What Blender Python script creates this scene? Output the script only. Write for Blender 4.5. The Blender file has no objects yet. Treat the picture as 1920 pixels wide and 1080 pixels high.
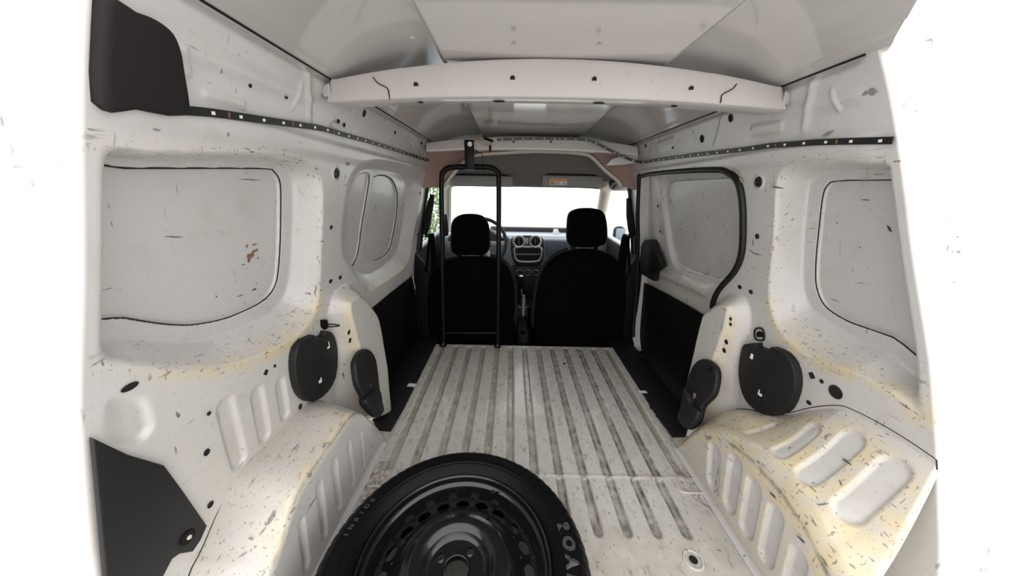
import bpy, bmesh, math, random
import numpy as np
from mathutils import Vector, Matrix
random.seed(7); np.random.seed(7)
scene = bpy.context.scene
COL = scene.collection

# ------------------------------------------------------------------ camera
FPX = 580.0; CXP, CYP = 954.0, 542.5           # focal length and principal point in 1920x1080 pixels
PITCH, YAW, ROLL = 0.310, -0.004, 0.0181
CAM = np.array([-0.101, 0.0, 0.971])
def cam_axes():
    f = np.array([math.sin(YAW)*math.cos(PITCH), math.cos(YAW)*math.cos(PITCH), -math.sin(PITCH)])
    rt = np.array([math.cos(YAW), -math.sin(YAW), 0.0]); up = np.cross(rt, f)
    c, s = math.cos(ROLL), math.sin(ROLL)
    return c*rt + s*up, -s*rt + c*up, f
RT, UP, FW = cam_axes()
cd = bpy.data.cameras.new('camera'); co = bpy.data.objects.new('camera', cd); COL.objects.link(co)
cd.sensor_fit = 'HORIZONTAL'; cd.sensor_width = 36.0; cd.lens = 36.0*FPX/1920.0
cd.shift_x = (960.0-CXP)/1920.0; cd.shift_y = (CYP-540.0)/1920.0
cd.clip_start = 0.01; cd.clip_end = 200
m = Matrix(((RT[0], UP[0], -FW[0], CAM[0]), (RT[1], UP[1], -FW[1], CAM[1]), (RT[2], UP[2], -FW[2], CAM[2]), (0, 0, 0, 1)))
co.matrix_world = m
scene.camera = co

# ------------------------------------------------------------------ world, exposure
w = bpy.data.worlds.new('overcast'); scene.world = w; w.use_nodes = True
bg = w.node_tree.nodes['Background']; bg.inputs[0].default_value = (1.0, 0.985, 0.975, 1); bg.inputs[1].default_value = 2.7
vs = scene.view_settings
vs.view_transform = 'Standard'; vs.look = 'None'; vs.exposure = 0.0; vs.gamma = 1.0; vs.use_curve_mapping = False

# ------------------------------------------------------------------ helpers
def ray(px, py):
    a = (px-CXP)/FPX; b = -(py-CYP)/FPX
    return RT*a + UP*b + FW
def hit(px, py, ax, val):
    d = ray(px, py); t = (val-CAM[ax])/d[ax]
    return CAM + t*d
def hitp(px, py, p0, n):
    d = ray(px, py); n = np.array(n, float); p0 = np.array(p0, float)
    return CAM + d*(np.dot(p0-CAM, n)/np.dot(d, n))
WZ = np.array([-.30, 0, .3, .5, .67, .87, 1.0, 1.1, 1.18, 1.24])
WX = np.array([.75, .75, .745, .722, .695, .645, .618, .595, .572, .548])
_zz = np.linspace(-.3, 1.3, 801); _ww = np.interp(_zz, WZ, WX)
_k = np.ones(41)/41; _ws = np.convolve(np.pad(_ww, 20, mode='edge'), _k, mode='valid')
def W(z): return np.interp(z, _zz, _ws)          # half width of the load space at height z
def wh(px, py, off=0.0, side=None):
    s = side if side is not None else (-1 if px < 954 else 1); v = .65
    for i in range(50):
        h = hit(px, py, 0, s*v); v = .5*v + .5*(float(W(h[2]))+off)
    return h
def whs(pts, off=0.0):
    return [wh(x, y, off) for x, y in pts]
def yz(pts, off=0.0):
    return np.array([[h[1], h[2]] for h in whs(pts, off)])
def smooth_closed(P, n=4):
    P = np.asarray(P, float); N = len(P); out = []
    for i in range(N):
        p0, p1, p2, p3 = P[i-1], P[i], P[(i+1) % N], P[(i+2) % N]
        for k in range(n):
            t = k/n
            out.append(.5*((2*p1)+(-p0+p2)*t+(2*p0-5*p1+4*p2-p3)*t*t+(-p0+3*p1-3*p2+p3)*t**3))
    return np.array(out)
def smooth_open(P, n=4):
    P = np.asarray(P, float); Q = np.vstack([2*P[0]-P[1], P, 2*P[-1]-P[-2]]); out = []
    for i in range(1, len(Q)-2):
        p0, p1, p2, p3 = Q[i-1], Q[i], Q[i+1], Q[i+2]
        for k in range(n):
            t = k/n
            out.append(.5*((2*p1)+(-p0+p2)*t+(2*p0-5*p1+4*p2-p3)*t*t+(-p0+3*p1-3*p2+p3)*t**3))
    out.append(P[-1]); return np.array(out)
def sdf(poly, Y, Z):
    """signed distance to a closed polygon, negative inside"""
    poly = np.asarray(poly); d = np.full(Y.shape, 1e9); ins = np.zeros(Y.shape, bool)
    for i in range(len(poly)):
        a = poly[i-1]; b = poly[i]
        ex, ey = b-a; L = ex*ex+ey*ey+1e-15
        t = np.clip(((Y-a[0])*ex+(Z-a[1])*ey)/L, 0, 1)
        d = np.minimum(d, np.hypot(Y-a[0]-t*ex, Z-a[1]-t*ey))
        c = ((a[1] > Z) != (b[1] > Z)) & (Y < (b[0]-a[0])*(Z-a[1])/(b[1]-a[1]+1e-15)+a[0])
        ins ^= c
    return np.where(ins, -d, d)
def sst(e0, e1, x):
    t = np.clip((x-e0)/(e1-e0), 0, 1); return t*t*(3-2*t)
def rl(t, r=.10):
    t = np.clip(t, 0, 1); y = np.where(t < r, t*t/(2*r), np.where(t > 1-r, (1-r)-(1-t)**2/(2*r), t-r/2)); return y/(1-r)
def segdist(P, a, b):
    a = np.array(a); b = np.array(b); e = b-a; t = np.clip(((P-a)@e)/(e@e+1e-15), 0, 1)
    return np.linalg.norm(P-a-t[..., None]*e, axis=-1)
def tag(o, label=None, cat=None, group=None, kind=None):
    if label: o['label'] = label
    if cat: o['category'] = cat
    if group: o['group'] = group
    if kind: o['kind'] = kind
    return o
def rootloc(p):
    v = Vector((0, 0, 0))
    while p is not None: v += p.location; p = p.parent
    return v
def M(name, V, F, mat, parent=None, smooth=True, stain=None, loc=None):
    me = bpy.data.meshes.new(name)
    off = rootloc(parent) if parent is not None else Vector((0, 0, 0))
    if loc is not None: off = Vector(loc)
    V = np.asarray(V, float) - np.array(off)
    me.from_pydata([tuple(v) for v in V], [], [tuple(f) for f in F]); me.update()
    me.materials.append(mat)
    if smooth:
        me.polygons.foreach_set('use_smooth', [True]*len(me.polygons))
    if stain is not None:
        at = me.attributes.new('stain', 'FLOAT_COLOR', 'POINT')
        c = np.ones((len(V), 4)); c[:, :stain.shape[1]] = stain; at.data.foreach_set('color', c.ravel())
    o = bpy.data.objects.new(name, me); COL.objects.link(o)
    if loc is not None: o.location = loc
    if parent is not None: o.parent = parent
    return o
def BM(name, bm, mat, parent=None, smooth=False, angle=None, loc=None):
    bm.normal_update()
    V = [tuple(v.co) for v in bm.verts]; bm.verts.index_update()
    F = [[v.index for v in f.verts] for f in bm.faces]; bm.free()
    o = M(name, V, F, mat, parent, smooth or angle is not None, None, loc)
    if angle is not None:
        o.data.set_sharp_from_angle(angle=math.radians(angle))
    return o
def thing(name, label, cat, loc, group=None, kind=None):
    o = bpy.data.objects.new(name, None); o.empty_display_size = .05; COL.objects.link(o); o.location = loc
    return tag(o, label, cat, group, kind)
def grid_faces(nu, nv, mask=None, closed_u=False, flip=False):
    F = []
    for i in range(nu if closed_u else nu-1):
        i2 = (i+1) % nu
        for j in range(nv-1):
            if mask is not None and not mask[i, j]: continue
            f = (i*nv+j, i2*nv+j, i2*nv+j+1, i*nv+j+1)
            F.append(f[::-1] if flip else f)
    return F
def tube(name, P, r, mat, parent=None, seg=10, closed=False, loc=None, flat=None):
    """round (or flat = (rx, ry, up)) tube swept along a polyline"""
    P = np.asarray(P, float); n = len(P); V = []; F = []
    ref = None
    for i in range(n):
        t = (P[(i+1) % n]-P[i-1]) if closed else (P[min(i+1, n-1)]-P[max(i-1, 0)])
        t = t/(np.linalg.norm(t)+1e-12)
        if ref is None:
            a = np.array([0, 0, 1.0]) if abs(t[2]) < .9 else np.array([1.0, 0, 0])
            if flat is not None: a = np.array(flat[2], float)
            ref = a
        u = ref-np.dot(ref, t)*t; u /= np.linalg.norm(u); v = np.cross(t, u)
        if flat is None: ref = u
        ri = r[i] if hasattr(r, '__len__') else r
        rx, ry = (flat[0], flat[1]) if flat is not None else (ri, ri)
        for k in range(seg):
            an = 2*math.pi*(k+.5)/seg
            V.append(P[i]+u*math.cos(an)*rx*(1.414 if seg == 4 else 1)+v*math.sin(an)*ry*(1.414 if seg == 4 else 1))
    for i in range(n if closed else n-1):
        i2 = (i+1) % n
        for k in range(seg):
            F.append((i*seg+k, i*seg+(k+1) % seg, i2*seg+(k+1) % seg, i2*seg+k))
    if not closed:
        F.append(tuple(range(seg))[::-1]); F.append(tuple((n-1)*seg+k for k in range(seg)))
    o = M(name, V, F, mat, parent, True, None, loc)
    o.data.set_sharp_from_angle(angle=math.radians(50))
    return o
def lathe(name, prof, mat, parent, centre, seg=64, axis=(0, 0, 1), a0=0, a1=2*math.pi):
    ax = Vector(axis).normalized(); q = Vector((0, 0, 1)).rotation_difference(ax).to_matrix()
    full = abs(a1-a0-2*math.pi) < 1e-6; V = []; n = seg if full else seg+1
    for i in range(n):
        a = a0+(a1-a0)*i/seg
        for r, z in prof:
            V.append(np.array(q @ Vector((r*math.cos(a), r*math.sin(a), z)))+np.array(centre))
    F = grid_faces(n, len(prof), closed_u=full)
    o = M(name, V, F, mat, parent)
    o.data.set_sharp_from_angle(angle=math.radians(40)); return o
def rbox(name, c, size, mat, parent=None, bev=.005, seg=2, rot=None, loc=None):
    bm = bmesh.new(); bmesh.ops.create_cube(bm, size=1)
    for v in bm.verts: v.co = Vector((v.co.x*size[0], v.co.y*size[1], v.co.z*size[2]))
    if bev > 0: bmesh.ops.bevel(bm, geom=bm.edges[:], offset=min(bev, min(size)*.49), segments=seg, profile=.5, affect='EDGES')
    if rot is not None: bmesh.ops.rotate(bm, verts=bm.verts, cent=(0, 0, 0), matrix=rot)
    for v in bm.verts: v.co += Vector(c)
    return BM(name, bm, mat, parent, angle=35, loc=loc)
def slab(name, P, nrm, th, mat, parent=None, bev=.003, seg=2, loc=None, base=0.0):
    """solid plate: closed outline P (3D points), thickened along nrm by th, top edge rounded"""
    P = [Vector(p)+Vector(nrm)*base for p in P]; n = Vector(nrm).normalized()
    bm = bmesh.new(); vs_ = [bm.verts.new(p) for p in P]; f = bm.faces.new(vs_); bm.normal_update()
    if f.normal.dot(n) < 0: f.normal_flip()
    r = bmesh.ops.extrude_face_region(bm, geom=[f])
    nv = [g for g in r['geom'] if isinstance(g, bmesh.types.BMVert)]
    for v in nv: v.co += n*th
    s = set(nv)
    if f.is_valid: f.normal_flip()
    bm.normal_update()
    if bev > 0:
        eds = [e for e in bm.edges if e.verts[0] in s and e.verts[1] in s]
        bmesh.ops.bevel(bm, geom=eds, offset=bev, segments=seg, profile=.5, affect='EDGES', clamp_overlap=True)
    bmesh.ops.triangulate(bm, faces=[f for f in bm.faces if len(f.verts) > 4])
    return BM(name, bm, mat, parent, angle=40, loc=loc)
def textmesh(s, size, depth, bold=.0):
    cu = bpy.data.curves.new('t', 'FONT'); cu.body = s; cu.size = size; cu.extrude = depth; cu.offset = bold; cu.align_x = 'CENTER'; cu.align_y = 'CENTER'
    o = bpy.data.objects.new('t', cu); COL.objects.link(o)
    dg = bpy.context.evaluated_depsgraph_get(); me = o.evaluated_get(dg).to_mesh()
    V = [tuple(v.co) for v in me.vertices]; F = [tuple(p.vertices) for p in me.polygons]
    o.evaluated_get(dg).to_mesh_clear(); bpy.data.objects.remove(o); bpy.data.curves.remove(cu)
    return np.array(V), F

# ------------------------------------------------------------------ materials
def mat(name, col, rough=.5, metal=0.0, spec=.5, coat=0.0, noise=0.0, nscale=40, bump=0.0, bscale=200):
    m = bpy.data.materials.new(name); m.use_nodes = True; nt = m.node_tree; b = nt.nodes['Principled BSDF']
    b.inputs['Base Color'].default_value = (*col, 1); b.inputs['Roughness'].default_value = rough
    b.inputs['Metallic'].default_value = metal; b.inputs['Specular IOR Level'].default_value = spec; b.inputs['Coat Weight'].default_value = coat
    tc = nt.nodes.new('ShaderNodeTexCoord')
    if noise > 0:
        n = nt.nodes.new('ShaderNodeTexNoise'); n.inputs['Scale'].default_value = nscale; n.inputs['Detail'].default_value = 6
        nt.links.new(tc.outputs['Object'], n.inputs['Vector'])
        mx = nt.nodes.new('ShaderNodeMix'); mx.data_type = 'RGBA'
        mx.inputs[6].default_value = (*[c*(1-noise) for c in col], 1); mx.inputs[7].default_value = (*[min(1, c*(1+noise)) for c in col], 1)
        nt.links.new(n.outputs['Fac'], mx.inputs[0]); nt.links.new(mx.outputs[2], b.inputs['Base Color'])
    if bump > 0:
        n2 = nt.nodes.new('ShaderNodeTexNoise'); n2.inputs['Scale'].default_value = bscale; n2.inputs['Detail'].default_value = 3
        nt.links.new(tc.outputs['Object'], n2.inputs['Vector'])
        bp = nt.nodes.new('ShaderNodeBump'); bp.inputs['Strength'].default_value = bump; bp.inputs['Distance'].default_value = .002
        nt.links.new(n2.outputs['Fac'], bp.inputs['Height']); nt.links.new(bp.outputs[0], b.inputs['Normal'])
    return m
class NG:
    def __init__(s, m): s.nt = m.node_tree; s.b = s.nt.nodes['Principled BSDF']
    def n(s, t, **kw):
        x = s.nt.nodes.new(t)
        for k, v in kw.items(): setattr(x, k, v)
        return x
    def l(s, a, b): s.nt.links.new(a, b)
    def math(s, op, a, b=None, c=None):
        x = s.n('ShaderNodeMath', operation=op)
        for i, v in enumerate((a, b, c)):
            if v is None: continue
            if hasattr(v, 'links'): s.l(v, x.inputs[i])
            else: x.inputs[i].default_value = v
        return x.outputs[0]
    def ramp(s, v, a, b):
        x = s.n('ShaderNodeMapRange'); x.interpolation_type = 'SMOOTHSTEP'; s.l(v, x.inputs[0]); x.inputs[1].default_value = a; x.inputs[2].default_value = b
        return x.outputs[0]
    def mix(s, f, a, b):
        x = s.n('ShaderNodeMix', data_type='RGBA')
        for i, v in ((0, f), (6, a), (7, b)):
            if hasattr(v, 'links'): s.l(v, x.inputs[i])
            else: x.inputs[i].default_value = (*v, 1) if i else v
        return x.outputs[2]
    def noise(s, scale, detail=4, stretch=None, off=(0, 0, 0)):
        if not hasattr(s, 'tc'): s.tc = s.n('ShaderNodeTexCoord').outputs['Object']
        v = s.tc
        if stretch is not None:
            mp = s.n('ShaderNodeMapping'); s.l(v, mp.inputs[0]); mp.inputs['Scale'].default_value = stretch[0]; mp.inputs['Rotation'].default_value = stretch[1]; mp.inputs['Location'].default_value = off; v = mp.outputs[0]
        x = s.n('ShaderNodeTexNoise'); s.l(v, x.inputs['Vector']); x.inputs['Scale'].default_value = scale; x.inputs['Detail'].default_value = detail
        return x.outputs['Fac']
def paint(name, base, rough=.3, wear=1.0, peel=.05, ycol=(.62, .51, .29), coat=.15, bmode='chips'):
    """white van paint; vertex attribute 'stain' r = yellowed, g = grey-black grime, b = rust"""
    m = bpy.data.materials.new(name); m.use_nodes = True; g = NG(m)
    at = g.n('ShaderNodeAttribute', attribute_name='stain'); sp = g.n('ShaderNodeSeparateColor'); g.l(at.outputs['Color'], sp.inputs[0])
    big = g.noise(5, 3); mid = g.noise(22, 5)
    col = g.mix(big, [c*.94 for c in base], [min(1, c*1.05) for c in base])
    yf = g.math('MULTIPLY', sp.outputs[0], g.ramp(mid, .15, .66))
    col = g.mix(yf, col, ycol)
    # scuffs and scratches
    patch = g.ramp(g.noise(9, 4), .50, .68)
    sc = g.ramp(g.noise(55, 3, ((1, .22, 1.6), (.5, .2, .4))), .66, .70)
    sc2 = g.ramp(g.noise(70, 2, ((1, 1.5, .25), (.2, .6, 1.0)), (3, 1, 2)), .67, .71)
    f = g.math('MULTIPLY', g.math('MAXIMUM', sc, sc2), g.math('MULTIPLY', patch, .75*wear))
    col = g.mix(f, col, (.12, .10, .085))
    dirt = g.math('MULTIPLY', g.ramp(g.noise(13, 6), .52, .80), .22*wear)
    col = g.mix(dirt, col, (.36, .32, .26))
    gf = g.math('MULTIPLY', sp.outputs[1], g.ramp(g.noise(26, 4), .22, .74))
    col = g.mix(gf, col, (.075, .078, .074))
    if bmode == 'rust':
        col = g.mix(g.math('MULTIPLY', sp.outputs[2], g.ramp(g.noise(60, 6), .36, .72)), col, (.14, .055, .028))
        ch = g.math('MULTIPLY', g.ramp(g.noise(48, 6, ((1, .5, 1), (0, 0, .5))), .56, .70), .40)
        col = g.mix(ch, col, (.20, .165, .125))
        col = g.mix(g.math('MULTIPLY', g.ramp(g.noise(150, 3, ((1, .3, 1), (0, 0, -.6))), .66, .69), .8), col, (.06, .05, .045))
    else:
        ch = g.math('MULTIPLY', sp.outputs[2], g.math('MAXIMUM', g.ramp(g.noise(120, 3, ((1, .30, 1.2), (.3, .2, .5))), .64, .67), g.ramp(g.noise(150, 3, ((1, 1.4, .35), (.9, .1, .2))), .65, .68)))
        col = g.mix(g.math('MULTIPLY', ch, .85), col, (.10, .085, .07))
    g.b.inputs['Coat Weight'].default_value = coat; g.b.inputs['Coat Roughness'].default_value = .06
    g.l(col, g.b.inputs['Base Color']); g.b.inputs['Roughness'].default_value = rough
    rr = g.n('ShaderNodeMapRange'); g.l(mid, rr.inputs[0]); rr.inputs[3].default_value = rough*.8; rr.inputs[4].default_value = rough*1.3
    g.l(rr.outputs[0], g.b.inputs['Roughness'])
    bp = g.n('ShaderNodeBump'); bp.inputs['Strength'].default_value = peel; bp.inputs['Distance'].default_value = .001
    g.l(g.noise(260, 2), bp.inputs['Height']); g.l(bp.outputs[0], g.b.inputs['Normal'])
    return m
PAINT = paint('white_paint', (.52, .507, .495), .28, 1.25)
ROOFP = paint('roof_paint', (.50, .478, .462), .09, .2, .012, coat=.6)
BEAMP = paint('beam_paint', (.56, .53, .515), .24, .25, .03)
FLOORP = paint('floor_paint', (.53, .51, .48), .26, 1.0, .08, ycol=(.30, .265, .20), coat=.35, bmode='rust')
BLK = mat('black_plastic', (.0095, .0095, .010), .55, spec=.35, bump=.25, bscale=500)
BLK2 = mat('black_trim', (.004, .004, .0045), .6, spec=.15, bump=.2, bscale=400)
HARD = mat('black_hardboard', (.0022, .0022, .0022), .75, spec=.12, noise=.4, nscale=30)
RUB = mat('rubber', (.0035, .0035, .004), .36, spec=.10, noise=.3, nscale=60, bump=.1, bscale=150)
HOLE = mat('dark_cavity', (.004, .004, .004), .9)  # near-black stands in for the shade inside holes and slots
STEEL = mat('black_steel', (.004, .004, .005), .20, spec=.5, coat=.25)
BSTEEL = mat('black_powder_coat', (.003, .003, .003), .4, spec=.2)
CHROME = mat('bare_metal', (.55, .55, .54), .3, metal=1)
FAB = mat('black_seat_fabric', (.0015, .0015, .0015), .95, spec=.06, noise=.4, nscale=200)
HEADL = mat('grey_headliner', (.16, .145, .135), .95, spec=.1, noise=.08, nscale=60)
BEIGE = mat('beige_trim', (.55, .50, .43), .7)
CARD = mat('headliner_backing', (.30, .20, .17), .9, noise=.12, nscale=25)
VIS = mat('visor_vinyl', (.24, .23, .215), .6)
DASH = mat('dash_plastic', (.34, .39, .46), .45, bump=.15, bscale=500)
DASHD = mat('dash_dark', (.012, .012, .013), .5)
SILV = mat('silver_trim', (.42, .42, .42), .35, metal=.6)
LEDW = mat('led_package', (.75, .72, .60), .35)
COPP = mat('copper_pad', (.30, .12, .06), .4, metal=.4)
PCB = mat('led_tape', (.008, .008, .009), .4)
WHT = mat('white_plastic', (.75, .76, .78), .4)
ORNG = mat('label_orange', (.65, .25, .05), .6)
LABW = mat('label_white', (.75, .72, .66), .6)
WIRE = mat('wire_yellow', (.50, .36, .16), .5)
WIRER = mat('wire_red', (.30, .03, .02), .5)
SEALM = mat('door_seal_rubber', (.006, .006, .0065), .45, spec=.35)
GND = mat('pale_concrete', (.72, .71, .69), .9, noise=.06, nscale=3)
glass = bpy.data.materials.new('clear_glass'); glass.use_nodes = True
nt = glass.node_tree; nt.nodes.remove(nt.nodes['Principled BSDF'])
tr = nt.nodes.new('ShaderNodeBsdfTransparent'); tr.inputs[0].default_value = (.93, .97, .95, 1); gl = nt.nodes.new('ShaderNodeBsdfGlossy'); gl.inputs['Roughness'].default_value = .02
ms = nt.nodes.new('ShaderNodeMixShader'); ms.inputs[0].default_value = .06
nt.links.new(tr.outputs[0], ms.inputs[1]); nt.links.new(gl.outputs[0], ms.inputs[2]); nt.links.new(ms.outputs[0], nt.nodes['Material Output'].inputs[0])

# ------------------------------------------------------------------ ground outside
gd = M('ground', [(-40, -40, -.56), (40, -40, -.56), (40, 40, -.56), (-40, 40, -.56)], [(0, 1, 2, 3)], GND, None, False)
tag(gd, 'pale concrete ground outside the van', 'ground', kind='structure')

# ------------------------------------------------------------------ load floor
GX = [-.5315+.0886*k for k in range(13)]
nx, ny = 521, 300
xs = np.linspace(-.66, .66, nx)
def floor_y0(x): return .19 if x < .40 else .19+.24*(min(x, .6)-.40)/.2
ysn = np.linspace(0, 1, ny)
X2 = np.repeat(xs[:, None], ny, 1); Y0 = np.array([floor_y0(x) for x in xs])[:, None]
YY = Y0+(1.835-Y0)*ysn[None, :]
Zf = np.zeros_like(X2); st = np.zeros((nx, ny, 3))
def capsule2(X, Y, x0, y0, y1, r):
    t = np.clip(Y, y0, y1); return np.hypot(X-x0, Y-t)-r
for k, gx in enumerate(GX):
    hw = .0155
    y0 = .885 if k in (0, 12) else .862
    d = capsule2(X2, YY, gx, y0+(.0 if k in (0, 12) else -.03), 1.79, hw)
    dep = .0085*sst(.004, -.006, d)
    if k not in (0, 12): dep = np.where(YY > .86, dep, 0)
    d2 = capsule2(X2, YY, gx, .665, .84, hw*.95)
    dep2 = .010*sst(.004, -.006, d2)*(1 if 2 <= k <= 11 else 0)
    if 2 <= k <= 11: dep2 = dep2*sst(.60, .70, YY)
    dd = np.maximum(dep, dep2); Zf -= dd
    dark = (.25+.75*sst(-.25, .30, gx))
    if gx > .48: dark = .2
    ink = sst(.002, -.006, np.minimum(d, d2 if 2 <= k <= 11 else 9))
    edge = np.exp(-((np.minimum(d, d2 if 2 <= k <= 11 else 9)+.004)/.004)**2)
    inr = dd > .0015
    st[..., 1] = np.maximum(st[..., 1], np.where(inr, (ink*.50+edge*.75)*dark, 0))
    st[..., 1] = np.maximum(st[..., 1], np.where(inr & (YY < .70), ink*1.0, 0))
    st[..., 0] = np.maximum(st[..., 0], ink*inr*(.95-.45*dark))
Zf += .0035*np.exp(-((YY-.857)/.0045)**2)                      # seam lip across the floor
st[..., 0] = np.maximum(st[..., 0], .42*sst(.80, .62, YY))
cor = sst(.49, .56, np.abs(X2))*sst(.70, .76, YY)*sst(.95, .86, YY)
st[..., 2] = np.maximum(st[..., 2], cor*.95)
st[..., 2] = np.maximum(st[..., 2], .55*sst(.53, .60, np.abs(X2))*sst(.55, .7, YY)*sst(1.02, .95, YY))
st[..., 2] = np.maximum(st[..., 2], .5*np.exp(-((YY-.853)/.004)**2)*sst(.3, .5, np.abs(X2)))
nose = YY > 1.828; Zf = np.where(nose, Zf-.03*sst(1.828, 1.835, YY), Zf)
side = sst(.575, .59, np.abs(X2)); Zf = Zf-.004*side*(YY > 1.0)
V = np.stack([X2, YY, Zf], -1).reshape(-1, 3)
floor = M('floor', V, grid_faces(nx, ny), FLOORP, None, True, st.reshape(-1, 3)); tag(floor, kind='structure')
tag(floor, 'ribbed white metal load floor with worn grooves')
def disc(name, c, nrm, r, mat_, parent, ring=None, seg=20, ell=1.0, depth=.004, tang=None):
    """recessed round (or oval) opening: dark cup flush with the sheet and a thin lip"""
    n = Vector(nrm).normalized(); t = Vector(tang) if tang is not None else (Vector((0, 1, 0)) if abs(n.y) < .8 else Vector((1, 0, 0)))
    t = (t-n*t.dot(n)).normalized(); b = n.cross(t); c = Vector(c)
    V = []; F = []
    for rr, h in ((r*1.0, .0012), (r*.98, .0018), (r*.86, .0006)):
        for k in range(seg):
            a = 2*math.pi*k/seg; V.append(c+t*math.cos(a)*rr+b*math.sin(a)*rr*ell+n*h)
    for j in range(2):
        for k in range(seg): F.append((j*seg+k, j*seg+(k+1) % seg, (j+1)*seg+(k+1) % seg, (j+1)*seg+k))
    F.append(tuple(2*seg+k for k in range(seg)))
    return M(name, V, F, mat_, parent, False)
disc('bolt_hole', hit(1300, 1050, 2, .002), (0, 0, 1), .011, HOLE, floor)
tube('hole_rim', [np.array(hit(1300, 1050, 2, .001))+np.array([.024*math.cos(a), .024*math.sin(a), 0]) for a in np.linspace(0, 2*math.pi, 33)[:-1]], .003, FLOORP, floor, 6, True)
for s in (-1, 1):
    P = [(s*.49, .845, .003), (s*.492, .81, .003), (s*.505, .797, .003), (s*.575, .795, .003)]
    tube('corner_bead', smooth_open(P, 3), .0035, FLOORP, floor, 6)
    disc('rivet', (s*.535, .825, .001), (0, 0, 1), .006, FLOORP, floor)
disc('floor_drain', hit(1058, 682, 2, .002), (0, 0, 1), .008, HOLE, floor)

# ------------------------------------------------------------------ side walls
YEND = 1.975
def yrear(s, z): return (.262+.136*z) if s < 0 else (.340+.270*z)
PX = {}
PX['qo', -1] = [(130, 268), (235, 283), (480, 289), (560, 299), (592, 318), (605, 350), (604, 450), (600, 560), (580, 610), (540, 645), (450, 682), (350, 693), (235, 680), (130, 655)]
PX['qi', -1] = [(130, 298), (235, 303), (490, 303), (530, 312), (546, 340), (547, 420), (540, 520), (525, 560), (490, 592), (400, 630), (340, 637), (235, 630), (130, 615)]
PX['qp', -1] = [(130, 312), (235, 315), (490, 316), (515, 322), (527, 345), (528, 400), (524, 500), (515, 540), (490, 567), (430, 595), (370, 608), (330, 609), (290, 605), (235, 596), (130, 575)]
PX['qo', 1] = [(1760, 318), (1672, 310), (1560, 300), (1500, 303), (1468, 318), (1455, 350), (1450, 450), (1440, 540), (1445, 590), (1465, 630), (1510, 668), (1600, 700), (1672, 735), (1760, 770)]
PX['qi', 1] = [(1760, 325), (1672, 322), (1580, 322), (1540, 328), (1520, 350), (1513, 400), (1508, 480), (1510, 540), (1525, 575), (1570, 610), (1620, 640), (1672, 660), (1760, 700)]
PX['qp', 1] = [(1760, 335), (1672, 337), (1570, 339), (1550, 348), (1541, 370), (1534, 430), (1528, 500), (1530, 540), (1545, 573), (1580, 598), (1620, 614), (1672, 632), (1760, 665)]
QD = .07
# left fixed side window area, blanked with sheet metal
FO = [(638, 442), (642, 396), (649, 343), (665, 311), (691, 298), (730, 301), (770, 309), (797, 322), (782, 404), (771, 472), (763, 495), (752, 510), (725, 529), (695, 548), (680, 540), (661, 514), (642, 484)]
FI = [(650, 440), (655, 390), (662, 345), (676, 320), (700, 315), (735, 322), (757, 340), (757, 400), (748, 450), (738, 478), (718, 497), (695, 510), (675, 508), (660, 495)]
FP1 = [(693, 328), (688, 370), (680, 415), (672, 472), (660, 500), (652, 485), (652, 440), (657, 390), (664, 347), (675, 328)]
FP2 = [(700, 332), (731, 333), (745, 362), (742, 415), (731, 465), (714, 484), (694, 489), (684, 478), (690, 420), (697, 370)]
FD = .055
BULL = [(618, 630), (614, 590), (620, 560), (632, 543), (650, 533), (664, 545), (676, 563), (686, 590), (690, 650), (692, 720), (690, 780), (650, 800), (632, 765), (626, 690)]
BULR = [(1334, 600), (1340, 575), (1362, 556), (1385, 552), (1402, 565), (1409, 598), (1403, 645), (1393, 690), (1384, 735), (1374, 780), (1345, 820), (1318, 790), (1322, 700)]
OPEN_R = [(1199, 345), (1206, 330), (1250, 323), (1340, 318), (1368, 324), (1388, 345), (1396, 400), (1394, 470), (1380, 508), (1354, 538), (1341, 562), (1335, 600), (1328, 690), (1312, 770), (1282, 778), (1235, 745), (1207, 705), (1191, 655), (1190, 600), (1197, 480)]
opR = yz(OPEN_R); opRs = smooth_closed(opR, 4)
RIBW = {-1: [((424, 762), (449, 862), 13), ((483, 738), (497, 815), 11), ((526, 720), (535, 776), 9)], 1: []}
EMB = {-1: [[(200, 755), (255, 744), (274, 752), (284, 780), (287, 800), (270, 824), (250, 830), (200, 828)]], 1: []}
def emb_poly(pts): return smooth_closed(yz(pts), 3)
NOISE = None
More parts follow.
